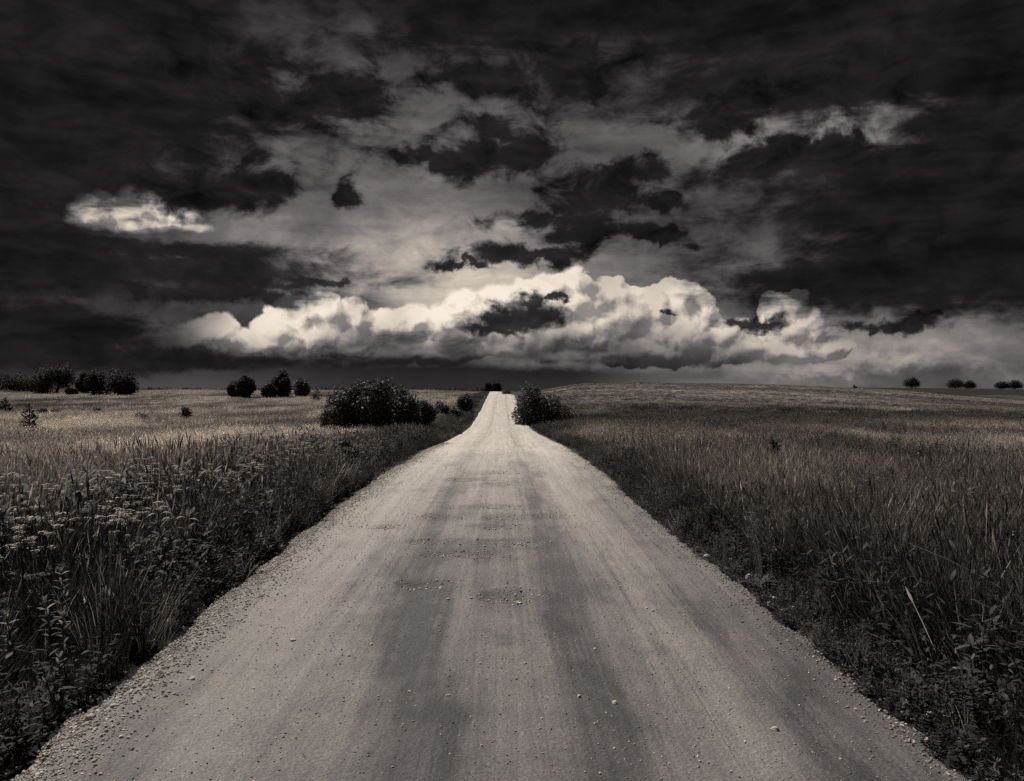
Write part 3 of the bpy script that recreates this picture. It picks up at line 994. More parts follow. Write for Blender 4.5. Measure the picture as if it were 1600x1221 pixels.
def gravel_pts():
    g = np.random.default_rng(55)
    X, Y, S, T = [], [], [], []

    def put(x, y, s, t):
        X.append(x); Y.append(y); S.append(s); T.append(t)
    # windrow along the left edge, thinner one on the right
    n = 30000
    y = (3.3 ** 0.6 + g.random(n) * (34 ** 0.6 - 3.3 ** 0.6)) ** (1 / 0.6)
    x = xl(y) + np.abs(g.normal(0, 0.22, n)) + g.normal(0, 0.05, n)
    put(x, y, 0.004 + 0.012 * g.random(n) ** 2.2, 0.25 + 0.6 * g.random(n))
    n = 9000
    y = (3.3 ** 0.6 + g.random(n) * (30 ** 0.6 - 3.3 ** 0.6)) ** (1 / 0.6)
    x = xr(y) - np.abs(g.normal(0, 0.20, n)) + g.normal(0.08, 0.08, n)
    put(x, y, 0.004 + 0.012 * g.random(n) ** 2.5, 0.05 + 0.6 * g.random(n) ** 1.5)
    # strewn over the carriageway
    n = 26000
    y = (3.3 ** 0.5 + g.random(n) * (26 ** 0.5 - 3.3 ** 0.5)) ** 2
    uu = g.random(n)
    x = xl(y) + (xr(y) - xl(y)) * uu
    put(x, y, 0.0025 + 0.008 * g.random(n) ** 4, 0.15 + 0.7 * g.random(n) ** 1.5)
    # washed out around the potholes
    for (px, py, a, b, dep) in POT_W:
        n = 150
        an = g.uniform(0, 6.28, n); q = np.abs(g.normal(0.7, 0.55, n))
        put(px + a * q * np.cos(an), py + b * q * np.sin(an), 0.004 + 0.016 * g.random(n) ** 2.5, 0.3 + 0.7 * g.random(n) ** 1.3)
    X, Y, S, T = map(np.concatenate, (X, Y, S, T))
    return X, Y, S, T


X, Y, S, T = gravel_pts()
e = np.minimum(X - xl(Y), xr(Y) - X)
Z = np.where(e > -0.02, road_surface(X, Y), ground(X, Y))
scatter('loose_gravel', np.stack([X, Y, Z + S * 0.25], -1), S, np.clip(T, 0, 1), peb_v, 'loose pale gravel strewn over the road and heaped along its edges', 'gravel', 0.4, seed=8)

# ------------------------------------------------------------------ shrubs and trees
def leaf_cloud(name, mat, lobes, n, size, seed, aspect=0.55, shell=0.55):
    """n small leaf faces spread through a set of lobes (cx, cy, cz, rx, ry, rz); denser towards the outside, ragged edge"""
    g = np.random.default_rng(seed)
    lob = np.array(lobes, float)
    wts = (lob[:, 3] * lob[:, 4] * lob[:, 5]) ** 0.7
    k = g.choice(len(lob), n, p=wts / wts.sum())
    v = g.normal(0, 1, (n, 3)); v /= np.linalg.norm(v, axis=1)[:, None]
    r = 1 - shell * g.random(n) ** 1.6 + g.normal(0, 0.09, n)
    # twigs: leaves bunch around random directions of each lobe
    r *= 0.86 + 0.3 * vnoise(v[:, 0] * 3.1 + k * 7.7, v[:, 1] * 3.1 + v[:, 2] * 4.3, 5)
    c = lob[k, :3] + v * r[:, None] * lob[k, 3:6]
    keep = c[:, 2] > 0.02
    c, v = c[keep], v[keep]; n = len(c)
    nrm = v * 0.6 + g.normal(0, 0.6, (n, 3)) + np.array([0, 0, 0.35])
    nrm /= np.linalg.norm(nrm, axis=1)[:, None]
    t = np.cross(nrm, g.normal(0, 1, (n, 3))); t /= np.linalg.norm(t, axis=1)[:, None]
    b = np.cross(nrm, t)
    s = size * g.uniform(0.55, 1.35, n)[:, None]
    V = np.stack([c - t * s, c + b * s * aspect - nrm * s * 0.12, c + t * s, c - b * s * aspect - nrm * s * 0.12], 1).reshape(-1, 3)
    F = np.arange(4 * n).reshape(n, 4)
    return new_mesh(name, V, F, mat)


def limbs(name, mat, lobes, seed, thick=0.05, trunk=None):
    """a trunk or several stems from the base towards every lobe, with a fork each"""
    r = random.Random(seed)
    mb = MB()
    if trunk:
        th, tr = trunk
        mb.tube([(0, 0, -0.3), (0.02, 0, th * 0.5), (0.0, 0.03, th)], [tr * 1.25, tr, tr * 0.8], 7)
    for (cx, cy, cz, rx, ry, rz) in lobes:
        b = Vector((r.gauss(0, 0.1), r.gauss(0, 0.1), trunk[0] * 0.85)) if trunk else Vector((cx * 0.45 + r.gauss(0, .1), cy * 0.45 + r.gauss(0, .1), -0.15))
        e = Vector((cx, cy, cz))
        m_ = b.lerp(e, 0.5) + Vector((r.gauss(0, .1), r.gauss(0, .1), 0.12 * e.z))
        mb.tube([b, m_, e], [thick, thick * 0.7, thick * 0.4], 5)
        for q in range(3):
            f = e + Vector((r.uniform(-.8, .8) * rx, r.uniform(-.8, .8) * ry, r.uniform(0.1, .85) * rz))
            mb.tube([e, e.lerp(f, 0.6) + Vector((0, 0, 0.05 * rz)), f], [thick * 0.4, thick * 0.28, thick * 0.12], 4)
    return mb.mesh(name, mat, True)


def plant_at(name, px, py, wpx, hpx, lobes, n, leaf, mat, seed, label, cat, group=None, trunk=None, dist=None, depth=1.0, aspect=0.55, shell=0.55, yoff=0.0):
    """a shrub or tree standing where the ground is seen at px, py, wpx by hpx picture pixels in size; lobes in units of its half width and height"""
    if dist is None:
        X, Y, Z = on_ground(px, py)
    else:
        Y = dist; X = pix(px, Y); Z = float(ground(X, Y))
    sc = math.hypot(X, Y) / math.hypot(F_PX, px - 800)
    hw, hh = wpx * sc / 2, hpx * sc
    L = [(a * hw, b * hw * depth, c * hh, d * hw, e * hw * depth, f * hh) for (a, b, c, d, e, f) in lobes]
    root = link(name, None, loc=(X, Y, Z), label=label, cat=cat, group=group)
    link('trunk', limbs('trunk', M['bark'], L, seed, max(0.02, 0.016 * hh + 0.012), trunk and (trunk[0] * hh, trunk[1] * hh)), root)
    link('crown', leaf_cloud('crown', mat, L, n, leaf, seed + 1, aspect, shell), root)
    return root


def rand_lobes(n, seed, top=0.78, flat=1.0, skew=0.0):
    r = random.Random(seed)
    out = []
    for i in range(n):
        a = r.uniform(0, 6.283); q = 0.62 * math.sqrt(r.random())
        cx, cy = q * math.cos(a) * 1.05, q * math.sin(a)
        zc = r.uniform(0.22, top - 0.22 - 0.35 * q * q) + skew * cx * -0.3
        s = r.uniform(0.27, 0.46)
        out.append((cx, cy, max(0.2, zc), s, s, s * 0.72 * flat))
    out.append((0, 0, 0.42, 0.60, 0.6, 0.40))
    return out


# the willow thicket left of the road: several bushes grown together, each its own plant
for i, (px, py, w, h, nl, lab) in enumerate([
        (533, 683, 84, 94, 12, 'large dark leafy bush at the left end of the roadside thicket'),
        (578, 683, 90, 100, 12, 'tallest dark leafy bush in the middle of the roadside thicket'),
        (620, 678, 92, 86, 12, 'dark leafy bush at the right end of the roadside thicket'),
        (658, 672, 58, 54, 8, 'low bush trailing off the right end of the thicket towards the road'),
        (550, 686, 46, 28, 5, 'low grey-leaved bush in front of the thicket base')]):
    plant_at('willow_bush', px, py, w, h, rand_lobes(nl, 200 + i, 0.95), 14000 if h > 50 else 5200, 0.085, M['leaf_dark'] if i < 4 else M['leaf_grey'], 210 + i, lab, 'bush', 'bushes of the roadside thicket')
# leaning bush hard against the right edge of the road
plant_at('willow_bush', 858, 668, 116, 68, [(-.62, 0, .52, .3, .5, .42), (-.45, 0, .75, .24, .4, .24), (-.35, 0, .40, .4, .5, .36), (0, 0, .42, .38, .5, .34), (.3, 0, .28, .36, .5, .24), (.62, 0, .16, .34, .4, .16), (.88, 0, .10, .2, .3, .1), (-.7, 0, .25, .3, .5, .25)],
         9000, 0.10, M['leaf_dark'], 231, 'dark leaning bush at the right edge of the road before the crest', 'bush')
plant_at('willow_bush', 728, 645, 40, 32, rand_lobes(6, 240, 0.95), 3200, 0.11, M['leaf_dark'], 241, 'round dark bush left of the road just before the crest', 'bush')
plant_at('willow_bush', 690, 654, 36, 30, rand_lobes(5, 242, 0.95), 1600, 0.10, M['leaf_dark'], 243, 'small bush between the thicket and the round roadside bush', 'bush')
plant_at('willow_bush', 708, 656, 30, 22, rand_lobes(4, 244, 0.95), 900, 0.10, M['leaf_dark'], 245, 'tiny low bush at the foot of the round roadside bush', 'bush')
plant_at('roadside_shrub', 546, 744, 80, 56, [(0, 0, .45, .5, .5, .36), (-.45, .1, .5, .36, .4, .36), (.4, -.1, .36, .42, .4, .3), (.72, 0, .24, .3, .3, .22), (-.2, 0, .80, .25, .25, .2), (.0, 0, .2, .7, .5, .2)],
         7000, 0.05, M['leaf_grey'], 251, 'small leafy shrub overhanging the left edge of the road', 'shrub')

# shrubs and young trees along the left skyline
for i, (px, py, w, h, nl, lab) in enumerate([
        (75, 615, 58, 40, 8, 'broad dark tree on the left skyline with a pointed top'),
        (30, 612, 50, 30, 7, 'dark tree mass at the left border of the skyline'),
        (132, 615, 26, 30, 5, 'narrow dark bush left of the middle pair on the left skyline'),
        (150, 617, 32, 32, 6, 'upright dark bush of the middle pair on the left skyline'),
        (187, 618, 52, 33, 8, 'wide rounded dark bush of the middle pair on the left skyline'),
        (222, 606, 15, 14, 4, 'small dark bush right of the wide rounded one on the left skyline'),
        (236, 608, 11, 16, 3, 'thin sapling beside the small bush on the left skyline'),
        (112, 617, 20, 10, 4, 'low bush between the broad tree and the upright bush'),
        (365, 621, 22, 22, 4, 'low left half of the dark bush pair standing alone in the field'),
        (383, 622, 30, 28, 6, 'taller right half of the dark bush pair standing alone in the field'),
        (423, 622, 22, 20, 4, 'low dark bush at the left of the skyline group of three'),
        (441, 621, 32, 34, 7, 'tallest pointed dark bush in the skyline group of three'),
        (471, 620, 24, 26, 5, 'round pale-leaved bush at the right of the skyline group of three')]):
    plant_at('field_tree' if h > 29 else 'field_bush', px, py + 1, w * 1.32, h * 1.24, rand_lobes(nl + 3, 300 + i, 1.0), int(130 * w + 2400), 0.20, M['leaf_grey'] if i == 12 else M['leaf_black'], 320 + i, lab,
             'tree' if h > 29 else 'bush', 'trees and bushes on the left skyline')


def spruce(px, py, w, h, seed, label, tiers=11):
    X, Y, Z = on_ground(px, py)
    sc = math.hypot(X, Y) / math.hypot(F_PX, px - 800)
    hw, hh = w * sc / 2, h * sc
    r = random.Random(seed)
    root = link('young_spruce', None, loc=(X, Y, Z), label=label, cat='tree', group='young spruces in the left field')
    mb = MB(); mb.tube([(0, 0, -0.1), (0, 0, hh * 0.5), (0.0, 0, hh)], [0.02 * hh, 0.012 * hh, 0.004 * hh], 6)
    link('trunk', mb.mesh('trunk', M['bark'], True), root)
    nb = MB()
    for t in range(tiers):
        z = hh * (0.08 + 0.88 * t / tiers)
        rad = hw * (1 - t / tiers) ** 0.8 * r.uniform(0.8, 1.1) + 0.02 * hh
        for k in range(9):
            a = r.uniform(0, 6.283)
            d = Vector((math.cos(a), math.sin(a), r.uniform(-0.05, 0.5)))
            for q in range(7):
                p = Vector((0, 0, z)) + d * rad * (0.25 + 0.75 * q / 6)
                dd = (d + Vector((r.gauss(0, .5), r.gauss(0, .5), r.gauss(0.2, .4)))).normalized()
                leaf_strip(nb, p, dd, (0, 0, 1), rad * 0.42 + 0.05, 0.06 + 0.09 * rad, 0.1, 2)
    link('crown', nb.mesh('crown', M['needle']), root)
    return root


spruce(46, 678, 30, 50, 1, 'young spruce in the left meadow with a thin pointed leader')
spruce(8, 650, 26, 30, 2, 'dark young spruce cut by the left border of the picture')
spruce(495, 628, 18, 26, 3, 'narrow dark young spruce beside the thicket')
for i, (px, py, w, h, lab) in enumerate([
        (290, 662, 24, 26, 'round grey shrub alone in the left meadow'),
        (153, 650, 20, 13, 'small low dark shrub in the left meadow'),
        (68, 650, 20, 13, 'left of two low dark shrubs behind the young spruce'),
        (86, 650, 18, 11, 'right of two low dark shrubs behind the young spruce'),
        (312, 662, 12, 9, 'tiny dark shrub right of the round grey shrub'),
        (216, 660, 22, 15, 'faint grey-green shrub between the low dark shrub and the round one'),
        (165, 688, 14, 12, 'tiny faint shrub low in the left meadow'),
        (70, 680, 18, 12, 'low shrub at the foot of the young spruce'),
        (150, 780, 46, 34, 'dark leafy weed clump standing in the meadow behind the white flowers'),
        (350, 668, 60, 9, 'low spreading dark shrub in the meadow left of the thicket'),
        (470, 680, 40, 9, 'flat dark shrub patch in the meadow in front of the thicket'),
        (1205, 757, 26, 46, 'upright black leafy shrub in the right pasture'),
        (1290, 760, 70, 30, 'broad dark weed patch right of the upright black shrub'),
        (1290, 812, 56, 44, 'dark weed clump halfway between road and right border'),
        (1085, 742, 50, 16, 'low dark bramble at the foot of the bare twigs')]):
    m_ = M['leaf_dark'] if i not in (0, 5, 8) else M['leaf_grey']
    plant_at('meadow_shrub', px, py + 2, w * 1.1, h * (1.25 if i < 8 else 1.75 if i == 11 else 1.2), rand_lobes(5, 400 + i, 0.95), 1500 if i < 8 else 2200, 0.07 if i < 8 else 0.04, m_, 420 + i, lab, 'shrub', 'low shrubs scattered in the fields')

# trees on the far skyline
for i, (px, dist, w, h, lobes, lab) in enumerate([
        (1425, 505, 28, 17, [(0, 0, .62, .55, .55, .36), (-.5, 0, .42, .5, .5, .36), (.5, 0, .4, .5, .5, .34), (.2, 0, .74, .4, .4, .26), (0, 0, .3, .8, .6, .28), (-.75, 0, .62, .2, .2, .14)], 'single rounded tree nearest the middle on the right skyline'),
        (1493, 515, 28, 16, [(0, 0, .6, .6, .6, .38), (-.5, 0, .42, .5, .5, .4), (.5, 0, .42, .5, .5, .36), (0, 0, .28, .9, .7, .26)], 'larger left tree of the skyline pair in the middle of three clumps'),
        (1515, 520, 20, 13, [(0, 0, .6, .65, .6, .38), (-.4, 0, .4, .5, .5, .38), (.5, 0, .36, .5, .5, .34), (0, 0, .28, .9, .7, .26)], 'smaller right tree of the skyline pair in the middle of three clumps'),
        (1566, 515, 24, 13, [(0, 0, .6, .7, .6, .36), (-.5, 0, .42, .5, .5, .38), (.5, 0, .4, .5, .5, .36), (0, 0, .28, .9, .7, .26)], 'left tree of the clump at the right border skyline'),
        (1586, 518, 24, 15, [(0, 0, .62, .7, .6, .36), (-.5, 0, .42, .5, .5, .38), (.5, 0, .4, .5, .5, .36), (0, 0, .28, .9, .7, .26)], 'right tree of the clump at the right border skyline'),
        (1281, 470, 8, 4, [(0, 0, .5, .8, .8, .45)], 'speck of a bush on the right skyline left of all the trees'),
        (1336, 480, 7, 6, [(-.3, 0, .5, .5, .8, .48), (.5, 0, .3, .5, .8, .3)], 'tiny bush on the right skyline between the speck and the single tree')]):
    plant_at('skyline_tree' if h > 8 else 'skyline_bush', px, 0, w, h, lobes, 3600 if h > 8 else 500, 0.30, M['leaf_black'], 500 + i, lab, 'tree' if h > 8 else 'bush', 'trees on the right skyline',
             trunk=(0.3, 0.045) if h > 8 else None, dist=dist, shell=0.8)
for i, (px, dist, w, h, lab) in enumerate([(763, 640, 15, 11, 'left of two dark domed trees beyond the crest of the road'), (776, 640, 18, 12, 'right of two dark domed trees beyond the crest of the road')]):
    X = pix(px, dist)
    z0 = EYE - 0.3
    plant_at('skyline_tree', px, 0, w, h + 14, [(0, 0, .78, .7, .6, .2), (-.4, 0, .62, .5, .5, .3), (.4, 0, .6, .55, .5, .3), (0, 0, .4, .9, .7, .3)], 3600, 0.34, M['leaf_black'], 530 + i, lab, 'tree', 'domed trees beyond the crest', trunk=(0.4, 0.04), dist=dist, shell=0.8)
plant_at('roadside_shrub', 792, 0, 17, 9, [(0, 0, .5, .7, .7, .45), (-.5, 0, .4, .5, .5, .4), (.5, 0, .4, .5, .5, .38)], 900, 0.12, M['leaf_dark'], 540, 'low dark shrub on the road crest right of the far stretch of road', 'shrub', dist=200)

# far woods along the horizon: one mass
g_ = np.random.default_rng(91)
lob = []
for k in range(190):
    a = math.atan((g_.uniform(-120, 770) - 800) / F_PX) + YAW
    ds = g_.uniform(900, 1050)
    px_ = math.tan(a) * ds
    hgt = (10.2 + g_.uniform(-0.8, 1.4))
    lob.append((px_, ds, -5.5 + hgt * 0.5, g_.uniform(9, 16), 8, hgt * 0.5))
me = leaf_cloud('far_woods', M['leaf_black'], lob, 26000, 1.1, 92, 0.6, 0.5)
link('far_woods', me, label='dark strip of distant woods along the left horizon', cat='woods', kind='stuff')


# ------------------------------------------------------------------ flowers and single plants of the verges
def umbel(seed, h):
    """a cow-parsley plant: stem, feathery leaves, three to five flat white heads"""
    r = random.Random(seed)
    root = link('white_umbel_plant')
    st, lf = MB(), MB()
    lean = Vector((r.gauss(0.03, 0.06), r.gauss(0, 0.06), 0)) * h
    top = Vector((0, 0, h * 0.72)) + lean * 0.8
    st.tube([(0, 0, -0.05), Vector((0, 0, h * 0.4)) + lean * 0.3, top], [0.006, 0.005, 0.004], 5)
    heads = []
    for k in range(r.randint(3, 5)):
        a = r.uniform(0, 6.283); sp = r.uniform(0.03, 0.16) * h
        e = Vector((math.cos(a) * sp, math.sin(a) * sp, 0)) + lean + Vector((0, 0, h * r.uniform(0.84, 1.03)))
        b = top * r.uniform(0.75, 1.0)
        st.tube([b, b.lerp(e, 0.6) + Vector((0, 0, -0.02)), e], [0.004, 0.003, 0.0025], 4)
        heads.append((e, r.uniform(0.026, 0.058)))
    for k in range(9):
        z = r.uniform(0.12, 0.62) * h; a = r.uniform(0, 6.283)
        d = Vector((math.cos(a), math.sin(a), 0.5)).normalized()
        b = Vector((0, 0, z)) + lean * (z / h); ln = r.uniform(0.12, 0.24)
        leaf_strip(lf, b, d, (0, 0, 1), ln, 0.008, 0.5, 3)
        for q in range(7):
            t = 0.3 + 0.7 * q / 6
            p = b + d * ln * t * 0.92 - Vector((0, 0, 0.06 * t * t))
            s = d.cross(Vector((0, 0, 1))) * (1 if q % 2 else -1) + d * 0.6 + Vector((0, 0, r.uniform(-.3, .2)))
            leaf_strip(lf, p, s, (0, 0, 1), ln * 0.42 * (1.15 - t * 0.6), 0.022, 0.4, 2)
    link('stem', st.mesh('stem', M['stem'], True), root)
    link('foliage', lf.mesh('foliage', M['weed']), root)
    for (e, rad) in heads:
        fl = MB()
        for k in range(30):
            a = r.uniform(0, 6.283); q = rad * math.sqrt(r.random())
            c = Vector((q * math.cos(a), q * math.sin(a), 0.012 - 0.012 * (q / rad) ** 2 + r.uniform(-.003, .003)))
            s = rad * 0.16; ra = r.uniform(0, 1.57)
            t1 = Vector((math.cos(ra), math.sin(ra), r.uniform(-.25, .25))) * s; t2 = Vector((-math.sin(ra), math.cos(ra), r.uniform(-.25, .25))) * s
            n0 = fl.n
            fl.v += [c - t1, c - t2, c + t1, c + t2]; fl.h += [1] * 4; fl.f.append((n0, n0 + 1, n0 + 2, n0 + 3)); fl.n += 4
        for k in range(7):
            a = k * 0.9
            leaf_strip(fl, (0, 0, -0.03), (math.cos(a) * rad, math.sin(a) * rad, 0.035), (0, 0, 1), math.hypot(rad * 0.8, 0.035), 0.002, 0.0, 2)
        link('flower_head', fl.mesh('flower_head', M['petal']), root, loc=e)
    return root


LU = 'white flat-headed wildflower in the drift along the left verge'
protos = [umbel(600 + i, 0.98) for i in range(5)]
used = set()
r = random.Random(77)


def place_umbel(x, y, label, group, sc):
    i = r.randrange(5)
    o = protos[i] if i not in used else copy_tree(protos[i])
    used.add(i)
    o.location = (x, y, float(ground(x, y))); o.rotation_euler = (0, 0, r.uniform(0, 6.28)); o.scale = (sc,) * 3
    o['label'] = label; o['category'] = 'wildflower'; o['group'] = group


k = 0
while k < 170:
    y = 6.5 + 12.0 * r.random() ** 0.9
    d = abs(r.gauss(0, 1.5)) + r.uniform(0.7, 1.6)
    x = float(xl(y)) - d
    if x < -0.70 * y - 0.4 or fbm(x * 0.7, y * 0.5, 3, 66) < 0.36:
        continue
    place_umbel(x, y, LU, 'white wildflowers along the left verge', r.uniform(0.92, 1.16)); k += 1
k = 0
while k < 34:
    y = r.uniform(15, 34); d = r.uniform(0.8, 7); x = float(xl(y)) - d
    if x < -0.70 * y:
        continue
    place_umbel(x, y, 'small white wildflower far back in the left meadow', 'white wildflowers in the left meadow', r.uniform(0.75, 0.95)); k += 1
for i, p_ in enumerate(protos):
    if i not in used:
        p_['label'] = LU; p_['category'] = 'wildflower'


def leafy(name, seed, h, leaf, width, whorls, mat, label, cat, loc, group=None, topmat=None, tilt=0.0, droop=0.5, up=0.5):
    """an upright plant with lance-shaped leaves in whorls and a paler leaf rosette at its tip"""
    r_ = random.Random(seed)
    root = link(name, None, loc=loc, rot=(r_.gauss(0, tilt), r_.gauss(0, tilt), r_.uniform(0, 6.28)), label=label, cat=cat, group=group)
    st = MB(); st.tube([(0, 0, -0.06), (0.01, 0, h * 0.5), (0, 0.01, h * 0.97)], [0.007, 0.006, 0.003], 6)
    link('stem', st.mesh('stem', M['stem'], True), root)
    for k in range(whorls):
        t = 0.45 + 0.55 * (k + 0.6) / whorls if topmat and tilt < 0.1 else (k + 0.6) / whorls
        for q in range(3):
            a = k * 1.1 + q * 2.094 + r_.gauss(0, 0.25)
            e = up * (0.4 + 0.9 * t) + r_.gauss(0, 0.15)
            lm = MB()
            l = leaf * (1.1 - 0.45 * t) * r_.uniform(0.75, 1.2)
            leaf_strip(lm, (0, 0, h * (0.08 + 0.88 * t)), (math.cos(a) * math.cos(e), math.sin(a) * math.cos(e), math.sin(e)), (0, 0, 1), l, l * width, droop * r_.uniform(0.5, 1.4), 6)
            link('leaf', lm.mesh('leaf', topmat if (topmat and t > 0.80) else mat), root)
    for q in range(6):
        a = q * 1.05; lm = MB(); e = r_.uniform(0.9, 1.3)
        leaf_strip(lm, (0, 0, h * 0.95), (math.cos(a) * math.cos(e), math.sin(a) * math.cos(e), math.sin(e)), (0, 0, 1), leaf * 0.55, leaf * width * 0.6, 0.15, 5)
        link('leaf', lm.mesh('leaf', topmat or mat), root)
    return root


def gpos(px, py_base):
    X, Y, Z = on_ground(px, py_base)
    return (X, Y, Z)


def at_dist(px, Y):
    X = pix(px, Y)
    return (X, Y, float(ground(X, Y)))


for i, (px, Y, h, lab) in enumerate([
        (104, 5.75, 0.60, 'pale-tipped leafy plant lowest and brightest in the dark left verge'),
        (84, 6.1, 0.66, 'pale-tipped leafy plant just behind the brightest one in the left verge'),
        (30, 5.9, 0.66, 'spreading pale leafy plant near the left border of the verge'),
        (98, 6.7, 0.80, 'tall leafy plant with a star of pale leaves above the others in the left verge'),
        (92, 5.5, 0.34, 'short leafy plant at the foot of the dark left verge')]):
    leafy('leafy_weed', 700 + i, h, 0.11, 0.26, 6, M['weed'], lab, 'weed', at_dist(px, Y), 'pale-tipped weeds in the left verge', M['weed_pale'], 0.08, 0.4, 0.55)
r = random.Random(5)
for k in range(34):
    Y = r.uniform(8.0, 13.5); X = float(xl(Y)) - r.uniform(0.35, 1.1)
    leafy('broadleaf_weed', 720 + k, r.uniform(0.7, 1.1), r.uniform(0.13, 0.22), 0.22, 7, M['weed'], 'broad-leaved weed in the thick stand along the left road edge', 'weed',
          (X, Y, float(ground(X, Y))), 'broad-leaved weeds along the left road edge', M['weed_pale'] if k % 3 == 0 else None, 0.15, 0.9, 0.7)
for k in range(14):
    Y = r.uniform(6.5, 17); X = float(xr(Y)) + r.uniform(0.3, 2.2)
    leafy('broadleaf_weed', 760 + k, r.uniform(0.5, 0.8), r.uniform(0.08, 0.14), 0.3, 7, M['weed'], 'dark leafy weed standing in the right verge grass', 'weed',
          (X, Y, float(ground(X, Y))), 'dark weeds in the right verge', M['weed_pale'] if k % 3 == 0 else None, 0.15, 0.7, 0.5)


def rosette(name, loc, n, leaf, width, mat, pale, label, seed):
    """a dock plant: big wavy leaves from one root"""
    r_ = random.Random(seed)
    root = link(name, None, loc=loc, label=label, cat='weed')
    for k in range(n):
        a = r_.uniform(0, 6.283); e = r_.uniform(0.25, 1.15)
        lm = MB(); l = leaf * r_.uniform(0.65, 1.15)
        leaf_strip(lm, (0.02 * math.cos(a), 0.02 * math.sin(a), 0), (math.cos(a) * math.cos(e), math.sin(a) * math.cos(e), math.sin(e)), (0, 0, 1), l, l * width, r_.uniform(0.5, 1.2), 8)
        link('leaf', lm.mesh('leaf', pale if k % 7 == 0 else mat), root)
    return root


rosette('dock_plant', at_dist(1185, 8.5), 40, 0.24, 0.30, M['leaf_dark'], M['weed_pale'], 'big-leaved dark dock plant with shiny leaves at the right road edge', 801)
rosette('dock_plant', at_dist(1235, 8.9), 34, 0.26, 0.30, M['leaf_dark'], M['weed_pale'], 'second big-leaved dock plant just right of the shiny one', 802)
rosette('dock_plant', at_dist(1120, 11.0), 24, 0.2, 0.30, M['leaf_dark'], M['weed_pale'], 'smaller dock plant further up the right road edge', 803)


def stalks(name, loc, n, h, spread, mat, label, seed, bend=0.6, dirn=0.0, ears=True, rad=0.0022, cat='grass stalks'):
    r_ = random.Random(seed)
    root = link(name, None, loc=loc, label=label, cat=cat)
    for k in range(n):
        a = dirn + r_.gauss(0, spread); hh = h * r_.uniform(0.6, 1.05)
        b = Vector((r_.gauss(0, .03), r_.gauss(0, .03), -0.03))
        pts = []
        for i in range(8):
            t = i / 7
            pts.append(b + Vector((math.cos(a), math.sin(a), 0)) * hh * bend * t ** 1.6 + Vector((0, 0, hh * (t - 0.22 * bend * t * t))))
        mb = MB(); mb.tube(pts, [rad * (1 - 0.6 * i / 7) for i in range(8)], 4)
        st = link('stalk', mb.mesh('stalk', mat, True), root)
        if ears:
            eb = MB(); dr = (pts[-1] - pts[-2]).normalized()
            for q in range(9):
                p = pts[-1] - dr * 0.008 * q
                leaf_strip(eb, p, (dr + Vector((r_.gauss(0, .3), r_.gauss(0, .3), r_.gauss(0, .3)))), (0, 0, 1), 0.03, 0.005, 0.2, 2)
            link('ear', eb.mesh('ear', mat), st)
    return root


stalks('long_grass_stalk', at_dist(1690, 6.2), 1, 1.75, 0.0, M['straw'], 'single long pale stalk arching in from the right border', 811, 0.95, math.pi - 0.15, True, 0.005)
stalks('pale_grass_tuft', at_dist(1440, 6.0), 12, 0.80, 0.35, M['straw'], 'pale dry tuft of bent straw in the dark right verge', 812, 0.35, math.pi, False, 0.0028)
stalks('pale_grass_tuft', at_dist(1300, 7.0), 8, 0.74, 0.3, M['straw'], 'thin pale stalks leaning over the right road edge', 813, 0.3, math.pi + .3, False, 0.0022)
stalks('pale_grass_tuft', at_dist(1190, 8.9), 9, 0.80, 0.5, M['straw'], 'upright pale stalks above the shiny dock plant', 814, 0.2, math.pi, True, 0.0022)
stalks('pale_grass_tuft', at_dist(1135, 10.0), 8, 0.70, 0.5, M['straw'], 'pale stalks at the right road edge left of the dock plant', 815, 0.2, math.pi, False, 0.0022)
stalks('pale_grass_tuft', at_dist(205, 8.4), 7, 0.98, 0.5, M['straw'], 'pale upright stalks in front of the white flowers', 816, 0.16, 0.2, True, 0.003)
stalks('pale_grass_tuft', at_dist(262, 8.6), 8, 0.95, 0.5, M['straw'], 'pale upright stalks below the densest white flowers', 817, 0.14, 0.2, False, 0.003)
stalks('pale_grass_tuft', at_dist(120, 6.6), 2, 0.86, 0.3, M['straw'], 'two lone pale stalks above the leafy plants in the left verge', 818, 0.25, math.pi, True, 0.003)


def twigs(name, loc, h, n, label, seed):
    r_ = random.Random(seed)
    root = link(name, None, loc=loc, label=label, cat='shrub')
    for k in range(n):
        mb = MB()
        a = r_.uniform(0, 6.283); ln = r_.uniform(0.1, 0.5)
        e = Vector((math.cos(a) * ln * h, math.sin(a) * ln * h * 0.5, h * r_.uniform(0.7, 1.0)))
        m_ = e * 0.5 + Vector((r_.gauss(0, .04), 0, 0.05))
        mb.tube([(0, 0, -0.05), m_, e], [0.012, 0.008, 0.003], 5)
        for q in range(3):
            b = m_.lerp(e, r_.random()); f = b + Vector((r_.gauss(0, .16), r_.gauss(0, .1), r_.uniform(.1, .3))) * h
            mb.tube([b, b.lerp(f, .5) + Vector((0, 0, -.02)), f], [0.006, 0.004, 0.002], 4)
        link('branch', mb.mesh('branch', M['straw'], True), root)
    return root


twigs('bare_twig_shrub', at_dist(1072, 24), 1.15, 6, 'bare pale-twigged shrub in the right pasture near the road', 821)
twigs('bare_twig_shrub', at_dist(1098, 21), 1.05, 4, 'second bare twiggy shrub right of the first in the pasture', 822)

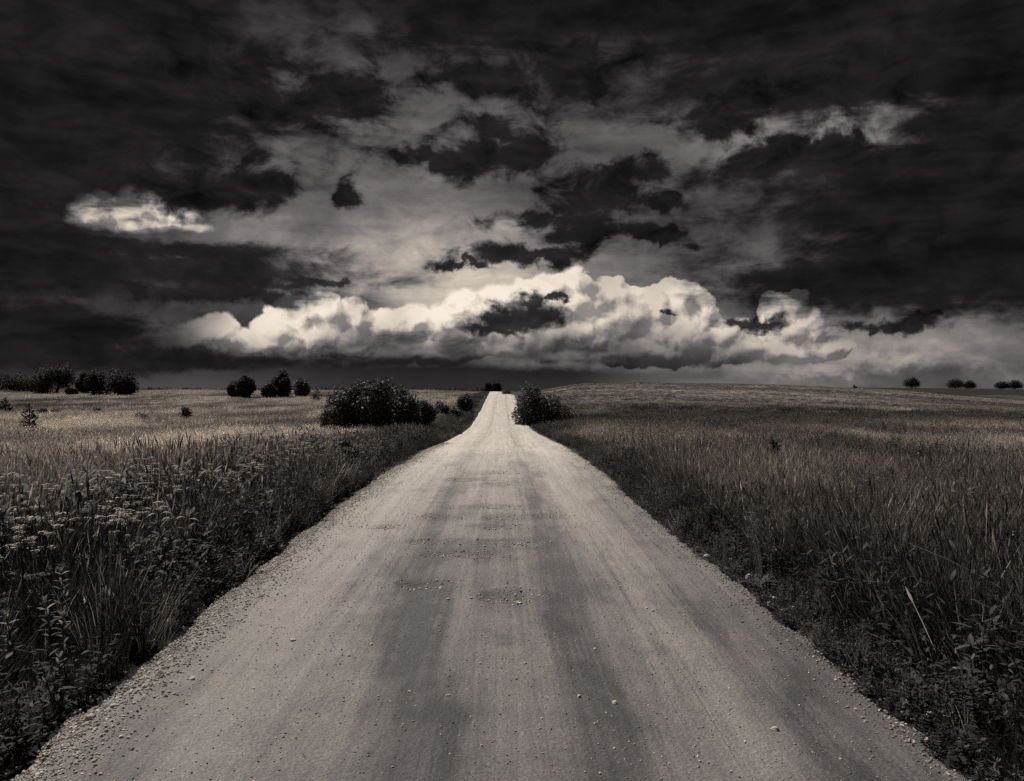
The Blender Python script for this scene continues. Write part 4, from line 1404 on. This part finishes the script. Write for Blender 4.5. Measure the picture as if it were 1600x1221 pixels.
# ------------------------------------------------------------------ single stones on the road and along its edges
sr = random.Random(31)
stone_m = []
for i in range(5):
    import bmesh
    bm = bmesh.new(); bmesh.ops.create_icosphere(bm, subdivisions=3, radius=1.0)
    ph = [sr.uniform(0, 6) for _ in range(6)]
    for v in bm.verts:
        c = v.co.copy()
        k = 1 + 0.16 * math.sin(2.3 * c.x + ph[0]) + 0.13 * math.sin(2.9 * c.y + ph[1]) + 0.1 * math.sin(5.1 * c.z + ph[2]) + 0.05 * math.sin(9 * c.x + 7 * c.y + ph[3])
        v.co = Vector((c.x * k * 1.1, c.y * k * 0.85, c.z * k * 0.6))
    me = bpy.data.meshes.new('stone'); bm.to_mesh(me); bm.free(); me.materials.append(M['stone'])
    stone_m.append(me)
STONES = [(1360, 1056, .034), (1375, 1052, .022), (1413, 1092, .020), (1418, 1105, .018), (1452, 1125, .020), (1480, 1130, .018), (1448, 1170, .022),
          (1050, 837, .036), (1105, 875, .040), (1160, 893, .050), (1170, 905, .042), (1140, 880, .035), (1090, 860, .03), (1210, 940, .024), (1240, 955, .02),
          (1210, 1213, .022), (458, 1062, .022), (820, 1103, .016), (580, 1065, .014), (545, 1090, .012), (1020, 1005, .016), (1010, 1000, .014), (930, 1070, .014),
          (700, 1160, .015), (905, 1155, .016), (960, 1165, .02), (640, 1150, .012), (700, 985, .018), (560, 1030, .014), (750, 1100, .012), (1070, 1010, .012),
          (300, 1120, .02), (225, 1130, .022), (180, 1150, .024), (140, 1170, .026), (260, 1040, .022), (420, 905, .02), (380, 930, .02)]
for i, (px, py, s) in enumerate(STONES):
    X, Y, Z = on_ground(px, py)
    e = min(X - float(xl(Y)), float(xr(Y)) - X)
    Z = float(road_surface(X, Y)) if e > 0.03 else float(ground(X, Y)) + 0.02
    right, edge_ = px > 1000, e < 0.35
    lab = ('pale stone among the weeds at the right edge of the road' if right and edge_ else 'pale stone lying in the gravel strip along the left road edge' if edge_ else 'loose stone lying on the open gravel of the road')
    grp = ('stones at the right road edge' if right and edge_ else 'stones in the left gravel strip' if edge_ else 'loose stones on the road')
    o = link('stone', stone_m[i % 5], None, (X, Y, Z + 0.25 * s), (sr.gauss(0, .2), sr.gauss(0, .2), sr.uniform(0, 6.28)), s, lab, 'stone', grp)
